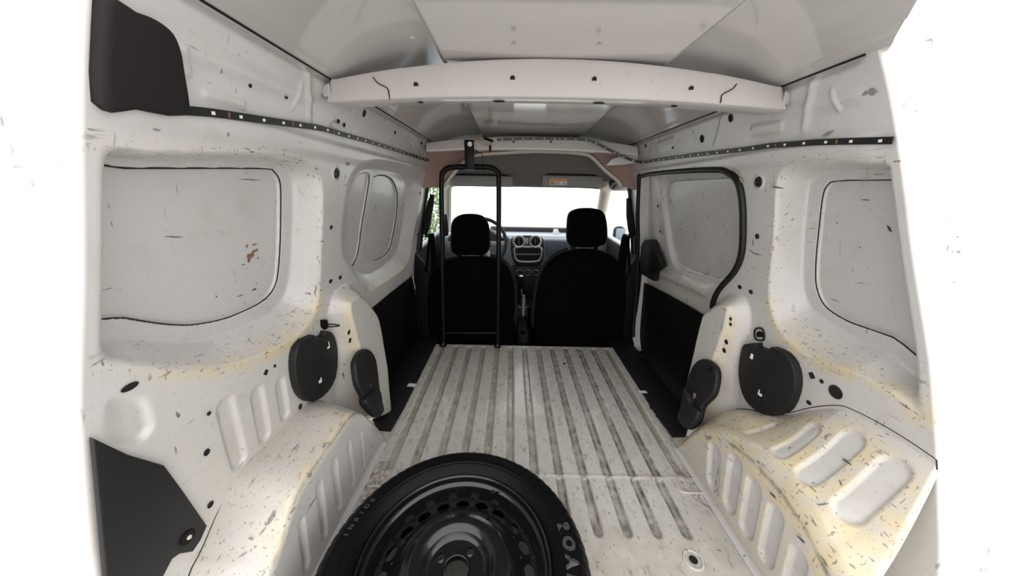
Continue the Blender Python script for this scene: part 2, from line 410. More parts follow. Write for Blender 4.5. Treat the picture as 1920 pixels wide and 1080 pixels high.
def build_wall(s):
    nyw, nzw = 420, 330
    zz = np.linspace(-.06, 1.24, nzw); uu = np.linspace(0, 1, nyw)
    Z = np.repeat(zz[None, :], nyw, 0); yr = np.array([yrear(s, z) for z in zz])[None, :]
    Y = yr+(YEND-yr)*uu[:, None]
    Xw = W(Z); D = np.zeros_like(Z); st = np.zeros(Z.shape+(3,))
    qo = smooth_closed(yz(PX['qo', s]), 4); qi = smooth_closed(yz(PX['qi', s], QD), 4); qp = smooth_closed(yz(PX['qp', s], QD), 4)
    do = sdf(qo, Y, Z); di = sdf(qi, Y, Z)
    t = np.where(do > 0, 0, np.where(di < 0, 1, -do/(np.maximum(di, 0)-do+1e-9)))
    D += QD*rl(t)
    dp = sdf(qp, Y, Z); D += .016*sst(.001, -.004, dp)
    lowz = sst(.70, .60, Z)
    st[..., 0] += np.exp(-((do-.004)/.016)**2)*(.10+.75*lowz)*.9                # yellowed lip of the recess
    st[..., 2] += .9*np.exp(-((do-.002)/.012)**2)+.6*sst(0, -.02, do)*sst(0, .03, di)*lowz+.12*sst(.8, .6, Z)
    st[..., 0] += .25*sst(0, -.02, do)*sst(.02, .07, di)*lowz
    # beading below the light strip and near the roof
    D += -.006*sst(1.092, 1.082, Z)*sst(1.035, 1.06, Z)
    D += .010*sst(1.208, 1.222, Z)
    D += -.004*np.exp(-((Z-1.165-.02*(Y-.9))/.012)**2)*sst(.86, .80, Y)
    # pillar pressing by the roof beam
    D += -.006*np.exp(-((Y-.80-.25*(1.2-Z))/.010)**2)*sst(1.10, 1.13, Z)
    # bulge in front of the wheel arch
    bp_ = smooth_closed(yz(BULL if s < 0 else BULR), 3); db = sdf(bp_, Y, Z)
    amp = np.interp(Z, [0, .2, .45, .62, .70], [.12, .105, .075, .05, .03])
    D -= amp*rl((.004-db)/.05, .12)
    st[..., 0] += .55*np.exp(-((db+.035)/.014)**2)*sst(.70, .5, Z)
    st[..., 2] += .6*np.exp(-((db+.045)/.016)**2)
    if s < 0:
        fo = smooth_closed(yz(FO), 4); fi = smooth_closed(yz(FI, FD), 4)
        d1 = sdf(fo, Y, Z); d2 = sdf(fi, Y, Z)
        t = np.where(d1 > 0, 0, np.where(d2 < 0, 1, -d1/(np.maximum(d2, 0)-d1+1e-9)))
        D += FD*rl(t)
        for fp in (FP1, FP2):
            D += .014*sst(.001, -.004, sdf(smooth_closed(yz(fp, FD), 3), Y, Z))
        st[..., 0] += .5*np.exp(-((d1-.0)/.012)**2)*sst(.65, .55, Z)
        # sharp lower rail above the lining
    for (a, b, hw) in RIBW[s]:
        A = wh(*a); B = wh(*b); r = hw*np.linalg.norm(A-CAM)/FPX*.95
        d = segdist(np.stack([Y, Z], -1), A[1:], B[1:])-r
        D += .008*sst(.004, -.006, d)
    for e in EMB[s]:
        d = sdf(emb_poly(e), Y, Z); D += .009*sst(.004, -.008, d)
    # small pressed beads on the upper wall
    BEAD = {-1: [((565, 158), (549, 203), .004), ((385, 178), (455, 196), .005), ((340, 95), (352, 135), .005)],
            1: [((1560, 172), (1574, 205), .004), ((1263, 265), (1236, 275), .018), ((1415, 245), (1462, 238), .013)]}[s]
    for a, b, r in BEAD:
        A = wh(*a); B = wh(*b); d = segdist(np.stack([Y, Z], -1), A[1:], B[1:])-r
        D -= .004*sst(.004, -.004, d)
    if s < 0:
        for c in ((632, 238), (772, 266)):
            A = wh(*c); d = np.hypot((Y-A[1])/2.2, Z-A[2])-.014; D += .006*sst(.004, -.006, d)
    D *= sst(.015, .06, Y-yr)
    # general grime low down
    st[..., 0] += .10*sst(.75, .4, Z)
    mask = None
    keep = np.ones((nyw-1, nzw-1), bool)
    yc = .25*(Y[1:, 1:]+Y[:-1, 1:]+Y[1:, :-1]+Y[:-1, :-1]); zc = .25*(Z[1:, 1:]+Z[:-1, 1:]+Z[1:, :-1]+Z[:-1, :-1])
    if s > 0: keep &= sdf(opRs, yc, zc) > -.004
    keep &= ~((yc > 1.86) & (zc < .0))
    Xf = (Xw+D)
    V = np.stack([s*Xf, Y, Z], -1)
    # returned flange at the rear door opening
    fl = []
    for k, (dx, dy) in enumerate(((.10, .03), (.098, .0), (.02, -.004), (.004, -.002))):
        fl.append(np.stack([s*(Xf[0]+dx), Y[0]+dy, zz], -1))
    Vall = np.concatenate([np.array(fl), V], 0); n2 = nyw+4
    keep2 = np.concatenate([np.ones((4, nzw-1), bool), keep], 0)
    st2 = np.concatenate([np.zeros((4, nzw, 3)), st], 0)
    o = M('wall_left' if s < 0 else 'wall_right', Vall.reshape(-1, 3), grid_faces(n2, nzw, keep2, flip=(s > 0)), PAINT, None, True, np.clip(st2.reshape(-1, 3), 0, 1))
    tag(o, ('scuffed white sheet metal side wall with two blanked window recesses' if s < 0 else 'scuffed white sheet metal side wall around the sliding door'), kind='structure')
    # outer skin of the body side
    zz2 = np.linspace(-.35, 1.26, 18); yy2 = np.linspace(0, 1, 12)
    Vo = [(s*(float(W(min(max(z, 0), 1.2)))+.125), (yrear(s, z)+.03)+(2.0-yrear(s, z)-.03)*u, z) for u in yy2 for z in zz2]
    M('body_skin', Vo, grid_faces(12, 18), PAINT, o)
    qp = qp[qp[:, 0] > np.array([yrear(s, z) for z in qp[:, 1]])+.055]
    i = int(np.argmax(np.linalg.norm(np.diff(np.vstack([qp, qp[:1]]), axis=0), axis=1))); qp = np.roll(qp, -(i+1), axis=0)
    return o, qp
WALL = {}; QP = {}
for s in (-1, 1): WALL[s], QP[s] = build_wall(s)
def on_wall(s, P2, off): return [(s*(float(W(z))+off), y, z) for y, z in P2]
def panel_patch(name, s, P2, off, mat_, parent, n=46):
    """sheet metal blank that follows the wall's curve, clipped to an outline"""
    P2 = np.asarray(P2); bm = bmesh.new()
    vs_ = [bm.verts.new((s*(float(W(z))+off), y, z)) for y, z in P2]; eds = [bm.edges.new((vs_[i-1], vs_[i])) for i in range(len(vs_))]
    bmesh.ops.triangle_fill(bm, edges=eds, use_beauty=True)
    bmesh.ops.subdivide_edges(bm, edges=[e for e in bm.edges if not e.is_boundary], cuts=2, use_grid_fill=False)
    bmesh.ops.triangulate(bm, faces=bm.faces[:])
    for v in bm.verts: v.co.x = s*(float(W(v.co.z))+off)
    return BM(name, bm, mat_, parent, smooth=True)
for s in (-1, 1):
    panel_patch('window_blank', s, QP[s], QD+.011, PAINT, WALL[s])
    tube('gap_line', on_wall(s, QP[s], QD+.002), .0017, SEALM, WALL[s], 5, False)  # dark tube put in for the shaded gap round the blank
for fp in (FP1, FP2):
    p2 = smooth_closed(yz(fp, FD), 3)
    panel_patch('window_blank', -1, p2, FD+.009, PAINT, WALL[-1])
    k = len(p2)
    tube('gap_line', on_wall(-1, p2[:int(k*.62)] if fp is FP2 else p2[:int(k*.45)], FD+.002), .0022, SEALM, WALL[-1], 5, False)  # same dark line, the gap's shade drawn as a tube
def wall_n(s, z):
    dz = .02; dx = float(W(z+dz)-W(z-dz)); n = np.array([-s*1.0, 0, -0.0]); n = np.array([-s*2*dz, 0, dx]); return n/np.linalg.norm(n)
def wall_hole(px, py, rpx, ell=1.0, off=0.0, kind='hole', mt=None, par=None):
    h = wh(px, py, off); s = -1 if px < 954 else 1; n = wall_n(s, h[2])
    d = float(np.dot(h-CAM, FW)); r = rpx*d/FPX
    disc(kind, np.array(h)+n*.001, n, r, mt or HOLE, par or WALL[s], ell=ell)
    return h, n, r
for px, py, r, e in [(467, 160, 3.5, 1), (535, 180, 4, 1.2), (390, 775, 4, 1), (386, 848, 6, 1.1), (393, 946, 6, 1), (514, 686, 3, 1), (562, 762, 5, 1), (620, 426, 4, 1), (619, 527, 5, .8), (637, 520, 5, .8), (682, 212, 5, 1.3),
                     (633, 227, 4, 1), (644, 234, 4, 1), (740, 248, 3, 1), (790, 268, 3.5, 1), (787, 362, 3, 1), (782, 440, 2.5, 1),
                     (1580, 190, 4, 1), (1371, 221, 6, 1.2), (1317, 260, 6, 1.2), (1262, 274, 4, 1.2), (1211, 273, 3, 1.2), (1421, 443, 5, 1), (1388, 538, 5, .8), (1409, 547, 5, .8), (1420, 245, 4, 1), (1460, 240, 4, 1),
                     (1542, 715, 4, 1), (1568, 735, 13, 1), (1518, 755, 5, .8), (1326, 790, 4, 1.3)]:
    wall_hole(px, py, r, e)
for px, py, off in ((675, 592, -.05), (653, 623, -.07), (655, 638, -.07), (1371, 608, -.05), (1363, 641, -.07), (1359, 657, -.07), (1371, 598, -.05)):
    wall_hole(px, py, 5 if abs(px-1371) > 1 else 3.5, 1, off)
def sqhole(px, py, a):
    h = wh(px, py); s = -1 if px < 954 else 1; n = wall_n(s, h[2]); d = float(np.dot(h-CAM, FW)); r = a*d/FPX
    P = [np.array(h)+np.array([0, dy*r, dz*r]) for dy, dz in ((1, .2), (.1, 1), (-1, -.2), (-.1, -1))]
    slab('square_hole', P, n, .002, HOLE, WALL[s], 0)  # raised dark plate, the opening's shade given as colour
sqhole(498, 698, 6); sqhole(1523, 704, 7)
for px, py in ((630, 325), (1423, 341)):                     # round rubber plugs in the window pillars
    s = -1 if px < 954 else 1; h = wh(px, py); n = wall_n(s, h[2])
    lathe('plug', [(.0, .002), (.007, .002), (.008, .004), (.013, .004), (.0145, .001), (.015, 0)], SEALM, WALL[s], h, 24, n)
    lathe('plug_collar', [(.0155, .0), (.0165, .003), (.020, .0025), (.024, .0)], PAINT, WALL[s], h, 24, n)
# oval slot at far left
h = wh(241, 725); disc('slot', h+wall_n(-1, h[2])*.001, wall_n(-1, h[2]), .012, HOLE, WALL[-1], ell=.5)

# ------------------------------------------------------------------ wheel arches (pressed into the walls)
ARCH = {-1: dict(rid=[(.26, .02), (.32, .10), (.37, .165), (.425, .205), (.475, .243), (.515, .277), (.565, .298), (.69, .301), (.79, .300), (.85, .262), (.90, .19), (.955, .10), (1.005, -.01)],
                 out=[(.26, .05), (.34, .12), (.419, .21), (.45, .23), (.502, .273), (.565, .313), (.661, .315), (.80, .315), (.87, .287), (.93, .22), (.98, .14), (1.03, .0)], xr=.585, xb=.607, xo=.752),
        1: dict(rid=[(.36, .16), (.44, .222), (.468, .238), (.508, .262), (.548, .273), (.595, .282), (.67, .284), (.755, .262), (.82, .240), (.885, .200), (.925, .15), (.955, .09), (.992, -.01)],
                out=[(.36, .47), (.46, .49), (.546, .494), (.623, .484), (.66, .468), (.718, .415), (.777, .349), (.85, .29), (.90, .26), (.968, .208), (1.02, .14), (1.068, .06)], xr=.577, xb=.590, xo=None)}
SIDE_RIBS = {-1: [((564, 980), (576, 1060), 14), ((597, 912), (611, 1000), 13), ((625, 868), (638, 950), 11.5), ((653, 832), (664, 906), 9), ((676, 812), (684, 872), 7)],
             1: [((1341, 848), (1334, 902), 9), ((1381, 870), (1365, 944), 11), ((1415, 914), (1397, 990), 13), ((1456, 965), (1434, 1043), 15), ((1499, 1047), (1478, 1112), 18)]}
TOP_RIBS = {-1: [], 1: [((1402, 812), (1447, 797), 5), ((1464, 847), (1520, 806), 12), ((1515, 890), (1594, 828), 16), ((1594, 957), (1674, 880), 20)]}
def build_arch(s):
    A = ARCH[s]; rid = np.array(A['rid']); out = np.array(A['out'])
    nu, nv = 200, 120
    y0 = yrear(s, .15) if s < 0 else .36
    ys = np.linspace(max(y0, rid[0, 0]), 1.0, nu)
    rs = smooth_open(rid, 6); os_ = smooth_open(out, 6)
    zr = np.interp(ys, rs[:, 0], rs[:, 1]); 
    yo = ys+(.06 if s > 0 else .03)*sst(.85, 1.0, ys); zo = np.interp(yo, os_[:, 0], os_[:, 1])
    P = np.zeros((nu, nv, 3)); lab = np.zeros((nu, nv))
    for i, y in enumerate(ys):
        xo = A['xo'] or float(W(max(zo[i], 0)))+.006
        p0 = np.array([A['xb'], y, -.01]); p1 = np.array([A['xr'], y, zr[i]]); p2 = np.array([xo, yo[i], zo[i]])
        L1 = np.linalg.norm(p1-p0); R_ = min(.028 if s < 0 else .040, .48*L1, .45*np.linalg.norm(p2-p1))
        a = p1+(p0-p1)/max(L1, 1e-6)*R_; b = p1+(p2-p1)/np.linalg.norm(p2-p1)*R_
        for j in range(nv):
            v = j/(nv-1)
            if v < .45: q = p0+(a-p0)*(v/.45)
            elif v < .60:
                t = (v-.45)/.15; q = a*(1-t)**2+2*p1*t*(1-t)+b*t*t
            else:
                t = (v-.60)/.40; q = b+(p2-b)*t
                if s < 0: q[2] += .006*math.sin(math.pi*t)
                else: q[2] += -.022*math.sin(math.pi*t)*float(sst(.85, .7, np.array(y)))+.02*math.sin(math.pi*t)*float(sst(.75, .9, np.array(y)))
            P[i, j] = q; lab[i, j] = v
    P[..., 0] *= s
    P[..., 1] = np.maximum(P[..., 1], yrear(s, P[..., 2])+.002*np.arange(nu)[:, None]/nu)
    # normals by finite difference, pointing into the load space
    du = np.gradient(P, axis=0); dv = np.gradient(P, axis=1); N = np.cross(du, dv); N /= np.linalg.norm(N, axis=-1, keepdims=True)+1e-9
    if N[nu//2, nv//4, 0]*(-s) < 0: N = -N
    Dd = np.zeros((nu, nv)); ribm = np.zeros((nu, nv))
    for a, b, hw in SIDE_RIBS[s]:
        a3 = hit(*a, 0, s*(A['xr']+.008)); b3 = hit(*b, 0, s*(A['xb']-.006)); mid = hit((a[0]+b[0])/2+hw, (a[1]+b[1])/2, 0, s*(A['xr']+.002)); r = float(segdist(mid[None, 1:], a3[1:], b3[1:])[0])
        d = segdist(P[..., 1:], a3[1:], b3[1:])-r
        k = sst(.003, -.004, d)*(lab < .56); Dd -= .012*k; ribm = np.maximum(ribm, k)
    for a, b, hw in TOP_RIBS[s]:
        p0 = (.64, 0, .345); n = (-.17, .06, .16)
        a3 = hitp(*a, p0, n); b3 = hitp(*b, p0, n); r = hw*np.dot(a3-CAM, FW)/FPX
        e = ray(*a); 
        # nearest surface points to the two rays
        def near(px):
            d = ray(*px); d = d/np.linalg.norm(d); q = P-CAM; c = np.linalg.norm(np.cross(q, d), axis=-1)+np.where(lab > .5, 0, 9); return P.reshape(-1, 3)[np.argmin(c)]
        a3 = near(a); b3 = near(b)
        d = segdist(P, a3, b3)-r
        k = sst(.004, -.005, d)*(lab > .5); Dd -= .007*k; ribm = np.maximum(ribm, k)
    P2 = P+N*Dd[..., None]
    st = np.zeros((nu, nv, 3))
    if s > 0:
        st[..., 0] = .78*(1-ribm*.9)*np.where(lab < .42, .5, 1.0)
        st[..., 0] *= sst(1.0, .9, lab)
        rl = np.abs(lab-.50); st[..., 1] = np.exp(-(rl/.012)**2)*.9*sst(.80, .74, P[..., 1])
    else:
        st[..., 0] = .45*np.exp(-((lab-.53)/.06)**2)+.22*(lab > .5)
        st[..., 1] = np.exp(-((lab-.515)/.018)**2)*.75
    Yp = P[..., 1]
    st[..., 1] = np.maximum(st[..., 1], .5*np.exp(-((Yp-.93)/.03)**2)*sst(.3, .5, lab)*sst(.75, .6, lab))
    st[..., 2] = np.maximum(1.0*np.exp(-((lab-.51)/.035)**2), (.8 if s > 0 else .6)*(lab > .45)*(1-ribm*.8))
    st[..., 2] = np.maximum(st[..., 2], .25*(lab <= .45))
    o = M('wheel_arch', P2.reshape(-1, 3), grid_faces(nu, nv, flip=(s > 0)), PAINT, WALL[s], True, np.clip(st.reshape(-1, 3), 0, 1))
    o['label'] = 'wheel arch with slanted pressed slots' if s < 0 else 'yellowed wheel arch with clean slanted slots'
    # welded base seam and the fold where the arch meets the wall
    tube('weld_flange', [(s*(A['xb']-.012), y, .002) for y in np.linspace(.33 if s < 0 else .46, .985, 12)], .005, PAINT, WALL[s], 6, flat=(.004, .014, (0, 0, 1)))
    tube('fold_seam', P[4:-6:4, -1]+np.array([-s*.006, 0, .002]), .0012, SEALM, WALL[s], 5)
    return P
ARCHP = {s: build_arch(s) for s in (-1, 1)}

# ------------------------------------------------------------------ roof
nx, ny = 161, 120
xs = np.linspace(-.575, .575, nx)
XX = np.repeat(xs[:, None], ny, 1); uu = np.linspace(0, 1, ny)
yr_ = np.interp(xs, [-.575, .35, .5, .575], [yrear(-1, 1.22)+.01, .56, .58, yrear(1, 1.22)+.005])[:, None]
YY = yr_+(2.05-yr_)*uu[None, :]
ax_ = np.abs(XX)
Zr = 1.222+.080*(1-np.clip(ax_/.555, 0, 1)**5)
edge_ = np.clip((.285-ax_)/.012, 0, 1); Zr -= .029*edge_*edge_*(3-2*edge_)
Zr -= .018*sst(1.2, 2.0, YY)*(1-np.clip(ax_/.6, 0, 1)**2)
Zr += .004*np.exp(-((ax_-.545)/.008)**2)
V = np.stack([XX, YY, Zr], -1).reshape(-1, 3)
ceiling = M('ceiling', V, grid_faces(nx, ny, flip=True), ROOFP); tag(ceiling, 'glossy white painted metal roof skin with shallow centre panel', kind='structure')
Vt = np.stack([XX[::8, ::7]*1.03, YY[::8, ::7], Zr[::8, ::7]+.05], -1); M('roof_skin', Vt.reshape(-1, 3), grid_faces(Vt.shape[0], Vt.shape[1]), PAINT, ceiling)
for s in (-1, 1):
    tube('gutter_seam', [(s*.553, y, 1.2235) for y in np.linspace(yrear(s, 1.22)+.02, 1.98, 40)], .0022, SEALM, ceiling, 5)
for px, py in ((773, 68), (963, 82), (1124, 83)):
    p = hit(px, py, 2, 1.272); disc('dimple', (p[0], p[1], 1.2715), (0, 0, -1), .005, mat('dimple_grey', (.45, .43, .41), .3), ceiling)

def cross_beam(name, sec, xe, mat_, parent, x0=None, n=81, grow=0.0):
    """sec(x) -> closed (y, z) outline at x"""
    x0 = -xe if x0 is None else x0
    xs = np.linspace(x0, xe, n); V = []; k = None
    for x in xs:
        S = sec(x)
        c = np.mean(S, 0); S = [((y-c[0])*(1+grow)+c[0], (z-c[1])*(1+grow)+c[1]) for y, z in S]
        k = len(S); V += [(x, y, z) for y, z in S]
    F = []
    for i in range(n-1):
        for j in range(k): F.append((i*k+j, i*k+(j+1) % k, (i+1)*k+(j+1) % k, (i+1)*k+j))
    F.append(tuple(range(k))); F.append(tuple((n-1)*k+j for j in range(k))[::-1])
    o = M(name, V, F, mat_, parent); o.data.set_sharp_from_angle(angle=math.radians(28)); return o
def sec_rear(x):
    t = min(1, abs(x)/.535); top = 1.272-.050*t**2.0; bot = 1.181-.017*t**2.2
    return [(.885, top), (.868, top-.002), (.862, top-.010), (.840, bot+.008), (.836, bot+.002), (.842, bot), (.915, bot+.006), (.925, bot+.012), (.925, top)]
def sec_front(x):
    t = min(1, abs(x)/.545); top = 1.243-.040*t**2.0; bot = 1.176-.018*t**2.2
    return [(1.80, top), (1.785, top-.002), (1.779, top-.008), (1.765, bot+.006), (1.767, bot), (1.83, bot), (1.84, bot+.01), (1.84, top)]
cb = cross_beam('cross_beam', sec_rear, .43, BEAMP, ceiling)
for s in (-1, 1):
    e = cross_beam('beam_end', sec_rear, s*.545, BEAMP, ceiling, x0=s*.37, n=20, grow=.02)
    slab('beam_tab', [(s*.54, .845, 1.178), (s*.54, .845, 1.205), (s*.563, .86, 1.203), (s*.568, .86, 1.19), (s*.563, .86, 1.180)], (0, -1, 0), .004, PAINT, ceiling, .001)
    c = []
    for px, py in smooth_open([(697, 143), (709, 156), (727, 166), (732, 176), (735, 190)] if s < 0 else [(1384, 156), (1373, 167), (1352, 178), (1347, 186), (1344, 196)], 3):
        h = hit(px, py, 1, .85); S = sec_rear(h[0]); t = np.clip((S[2][1]-h[2])/(S[2][1]-S[3][1]), 0, 1); c.append((h[0], S[2][0]+(S[3][0]-S[2][0])*t-.0035, h[2]))
    tube('beam_seam', c, .0013, SEALM, ceiling, 5)
for px, py, r in ((781, 160, 4.5), (961, 147, 4.5), (1114, 149, 4.5), (1294, 167, 4.5)):
    z0 = None
    h = hit(px, py, 1, .851)
    x = h[0]; S = sec_rear(x); n = (0, -(S[2][1]-S[3][1]), -(S[2][0]-S[3][0])*-1)
    n = np.array([0, -(S[2][1]-S[3][1]), (S[2][0]-S[3][0])]); n = n/np.linalg.norm(n); n = np.array([0, -abs(n[1]), -abs(n[2])*-1])
    t = (S[2][1]-h[2])/(S[2][1]-S[3][1]); y = S[2][0]+(S[3][0]-S[2][0])*t
    disc('hole', (x, y-.001, h[2]), (0, -.96, -.25), .0058, HOLE, cb)
for px, r in ((787, .007), (935, .016), (1130, .016), (1283, .008)):
    h = hit(px, 186, 2, sec_rear(0)[5][1]); bz = sec_rear(h[0])[5][1]
    disc('slot', (h[0], .875, bz+.002), (0, 0, -1), r, HOLE, cb, ell=.4 if r > .01 else .8, tang=(1, 0, 0))
fb = cross_beam('cross_beam', sec_front, .46, BEAMP, ceiling)
for s in (-1, 1):
    cross_beam('beam_end', sec_front, s*.555, BEAMP, ceiling, x0=s*.43, n=14, grow=.04)
for px in (963, 1033):
    h = hit(px, 266, 1, 1.768); disc('hole', (h[0], 1.767, h[2]), (0, -1, -.2), .005, HOLE, fb)
# bracket of the roof rail beside the sliding door
slab('rail_bracket', [hit(x, y, 1, 1.80) for x, y in ((1147, 298), (1190, 287), (1196, 292), (1192, 306), (1172, 309), (1134, 311))], (0, -1, 0), .012, PAINT, WALL[1], .003)

# ------------------------------------------------------------------ sliding door (right)
DO = .06
nyd, nzd = 170, 190
yy = np.linspace(.96, 2.02, nyd); zz = np.linspace(-.10, 1.10, nzd)
Y = np.repeat(yy[:, None], nzd, 1); Z = np.repeat(zz[None, :], nyd, 0)
DW = [(1246, 347), (1261, 339), (1315, 336), (1368, 334), (1387, 350), (1392, 404), (1390, 480), (1368, 514), (1347, 522), (1318, 514), (1273, 497), (1258, 468), (1250, 415), (1244, 373)]
dw = smooth_closed(yz(DW, DO), 4); dd = sdf(dw, Y, Z)
Dx = .022*sst(.030, .002, dd)+.008*sst(.001, -.004, dd)
dl = smooth_closed(yz([(1237, 505), (1262, 506), (1318, 530), (1346, 535), (1330, 560), (1310, 553), (1240, 520)], DO), 3)
Dx -= .022*sst(.006, -.03, sdf(dl, Y, Z))
Dx -= .012*np.exp(-((Y-1.80+.0*(Z))/.045)**2)*sst(.55, .62, Z)
V = np.stack([W(Z)+DO+Dx, Y, Z], -1).reshape(-1, 3)
std = np.zeros((nyd, nzd, 3)); std[..., 0] = .18*sst(.7, .5, Z); std[..., 1] = .25*np.exp(-((dd)/.004)**2)
door = M('door_1', V, grid_faces(nyd, nzd, flip=True), PAINT, None, True, std.reshape(-1, 3)); tag(door, 'white sliding door with blanked window and black lower lining', kind='structure')
tube('window_gasket', on_wall(1, dw, DO+.024), .0014, mat('grey_sealant', (.25, .25, .24), .6), door, 5, True)
panel_patch('window_blank', 1, smooth_closed(yz(DW, DO), 3), DO+.028, PAINT, door)
LP = [(1207, 529), (1240, 545), (1290, 572), (1326, 594), (1330, 640), (1330, 760), (1300, 775), (1270, 775), (1218, 712), (1196, 670), (1188, 630), (1196, 570)]
slab('lining_panel', [(float(W(max(z, 0)))+DO-.012, y, z) for y, z in yz(LP, DO-.01)], (-1, 0, 0), .006, HARD, door, .001)
for x, y in ((1239, 387), (1243, 434)):
    h = wh(x, y, DO); disc('screw_hole', h+np.array([-.014, 0, 0]), (-1, 0, -.1), .008, HOLE, door)
    for dx, dy in ((5, 4), (5, -5)):
        q = wh(x+dx, y+dy, DO); disc('screw_hole', q+np.array([-.014, 0, 0]), (-1, 0, -.1), .003, HOLE, door)
HD = [(1214, 456), (1219, 450), (1231, 449), (1236, 460), (1251, 498), (1238, 508), (1234, 527), (1212, 514), (1208, 500), (1212, 462)]
hp = [wh(x, y, DO-.02) for x, y in HD]
hd = slab('door_handle', hp, (-1, 0, 0), .035, BLK, door, .008, 3)
hl = [wh(x, y, DO-.06) for x, y in ((1222, 470), (1228, 470), (1238, 505), (1226, 512), (1216, 508))]
slab('handle_lever', hl, (-1, 0, 0), .012, BLK2, hd, .004)
# rubber seal round the door opening
k0 = opRs
pt = np.array(on_wall(1, opRs, -.004)); cz = pt[:, 2]
sel = [i for i in range(len(pt)) if not (cz[i] < .52 and pt[i, 1] < 1.9)]
# keep one continuous run: from the lower front edge over the top to the rear pillar
start = max(range(len(sel)-1), key=lambda i: (sel[i+1]-sel[i]))
run = sel[start+1:]+sel[:start+1]
tube('door_seal', pt[run], .0108, SEALM, WALL[1], 8)
tube('aperture_flange', np.array(on_wall(1, opRs, .002))[[i for i in range(len(pt)) if i not in sel or cz[i] < .55]], .006, PAINT, WALL[1], 6)
M('aperture_return', *(lambda A, B: (np.vstack([A, B]), [(i, (i+1) % len(A), len(A)+(i+1) % len(A), len(A)+i) for i in range(len(A))]))(np.array(on_wall(1, opRs, 0)), np.array(on_wall(1, opRs, DO+.03))), PAINT, WALL[1])
# left lining panel
LPL = [(686, 588), (730, 551), (772, 518), (779, 555), (787, 600), (789, 640), (777, 668), (755, 712), (720, 752), (700, 758), (694, 740), (690, 660)]
p2 = yz(LPL, -.005)
slab('lining_panel', [(-(float(W(max(z, .02)))-.004), y, z) for y, z in p2], (1, 0, 0), .005, HARD, WALL[-1], .001)
tube('lining_edge', [(-(float(W(max(z, .02)))-.010), y, z) for y, z in smooth_open(p2[2:9], 3)], .005, PAINT, WALL[-1], 6)

# ------------------------------------------------------------------ black plastic covers on the walls
def cover(name, label, px, s, th, group=None, off=0.0, bev=.012, sm=3, mt=BLK, cat='cover'):
    P = whs(px, off); P = smooth_closed(P, sm) if sm > 1 else np.array(P)
    P = np.array([(p[0], max(p[1], yrear(s, p[2])+.004), p[2]) for p in P])
    P = np.array([p for i, p in enumerate(P) if np.linalg.norm(p-P[i-1]) > .002])
    z = P[:, 2].mean(); n = wall_n(s, z); c = P.mean(0)
    root = thing(name, label, cat, tuple(c), group)
    slab('plate', P, n, th, mt, root, bev, 3)
    return root, n, c
RCL = [(541, 678), (546, 651), (560, 636), (575, 629), (579, 627), (581, 632), (590, 631), (598, 628), (600, 622), (603, 620), (613, 622), (621, 640), (624, 669), (620, 707), (605, 734), (584, 750), (567, 751), (552, 737), (544, 713)]
r_, n_, c_ = cover('access_cover', 'round black plastic access cover below the tie-down loop on the pink-tinged left pillar', RCL, -1, .020, 'round access covers', -.002, .006, 2)
def notch(root, n, px, py, w, h, s, off, mt):
    p = wh(px, py, off); d = np.dot(p-CAM, FW)/FPX
    rbox('clip_slot', p+n*.0005, (.004, w*d*1.3, h*d), mt, root, 0)
for px, py, w_, h_, mt in ((561, 677, 7, 15, HOLE), (615, 647, 4, 12, WHT), (600, 713, 5, 9, WHT), (613, 646, 4, 9, HOLE), (598, 710, 3, 5, HOLE)): notch(r_, n_, px, py, w_, h_, -1, -.0225, mt)
RCR = [(1396, 690), (1400, 662), (1406, 645), (1425, 643), (1430, 643), (1431, 650), (1443, 654), (1455, 657), (1457, 651), (1461, 651), (1482, 661), (1498, 680), (1505, 706), (1503, 735), (1490, 765), (1470, 777), (1445, 776), (1425, 766), (1408, 748), (1398, 720)]
r_, n_, c_ = cover('access_cover', 'round black plastic access cover between the tie-down and the yellowed wheel arch', RCR, 1, .022, 'round access covers', -.002, .008, 2)
for px, py, w_, h_, mt in ((1410, 668, 4, 10, WHT), (1405, 668, 6, 12, HOLE), (1481, 700, 9, 16, HOLE), (1426, 737, 6, 10, WHT), (1428, 735, 4, 6, HOLE)): notch(r_, n_, px, py, w_, h_, 1, -.0245, mt)
# slim covers leaning from the pillar onto the sill
def hinge_cover(label, px, s, boss):
    n = np.array([-s, 0, .183]); n = n/np.linalg.norm(n)
    p0 = (s*.655, 1.0, .40)
    P = smooth_closed([hitp(x, y, p0, n) for x, y in px], 3)
    root = thing('pillar_cover', label, 'cover', tuple(P[np.argmin(P[:, 2])]), 'pillar base covers')
    slab('plate', P, n, .020, BLK, root, .008, 3)
    B = smooth_closed([hitp(x, y, np.array(p0)+n*.018, n) for x, y in boss], 3)
    slab('foot_fairing', B, n, .022, BLK, root, .010, 3)
    return root, np.array(p0)+n*.0205, n
hc, q0, n_ = hinge_cover('slim black plastic cover at the base of the left pillar by the hardboard lining', [(657, 690), (659, 676), (667, 661), (678, 655), (689, 660), (697, 675), (701, 700), (705, 735), (711, 760), (712, 772), (704, 783), (692, 778), (674, 758), (673, 744), (662, 722)], -1, [(690, 738), (704, 732), (709, 760), (704, 780), (694, 776), (678, 760), (678, 748)])
disc('screw', hitp(674, 669, q0, n_), n_, .004, HOLE, hc); lathe('knob', [(0, .006), (.006, .005), (.010, .0)], BLK, hc, hitp(696, 722, q0, n_), 16, n_)
hc, q0, n_ = hinge_cover('slim black plastic cover with round screw cap beside the sliding door lining', [(1304, 692), (1314, 679), (1326, 674), (1338, 678), (1349, 689), (1353, 703), (1351, 724), (1344, 744), (1326, 762), (1321, 778), (1315, 794), (1296, 806), (1277, 786), (1284, 760), (1292, 725)], 1, [(1290, 728), (1300, 745), (1303, 760), (1318, 772), (1313, 792), (1296, 804), (1278, 786), (1285, 762)])
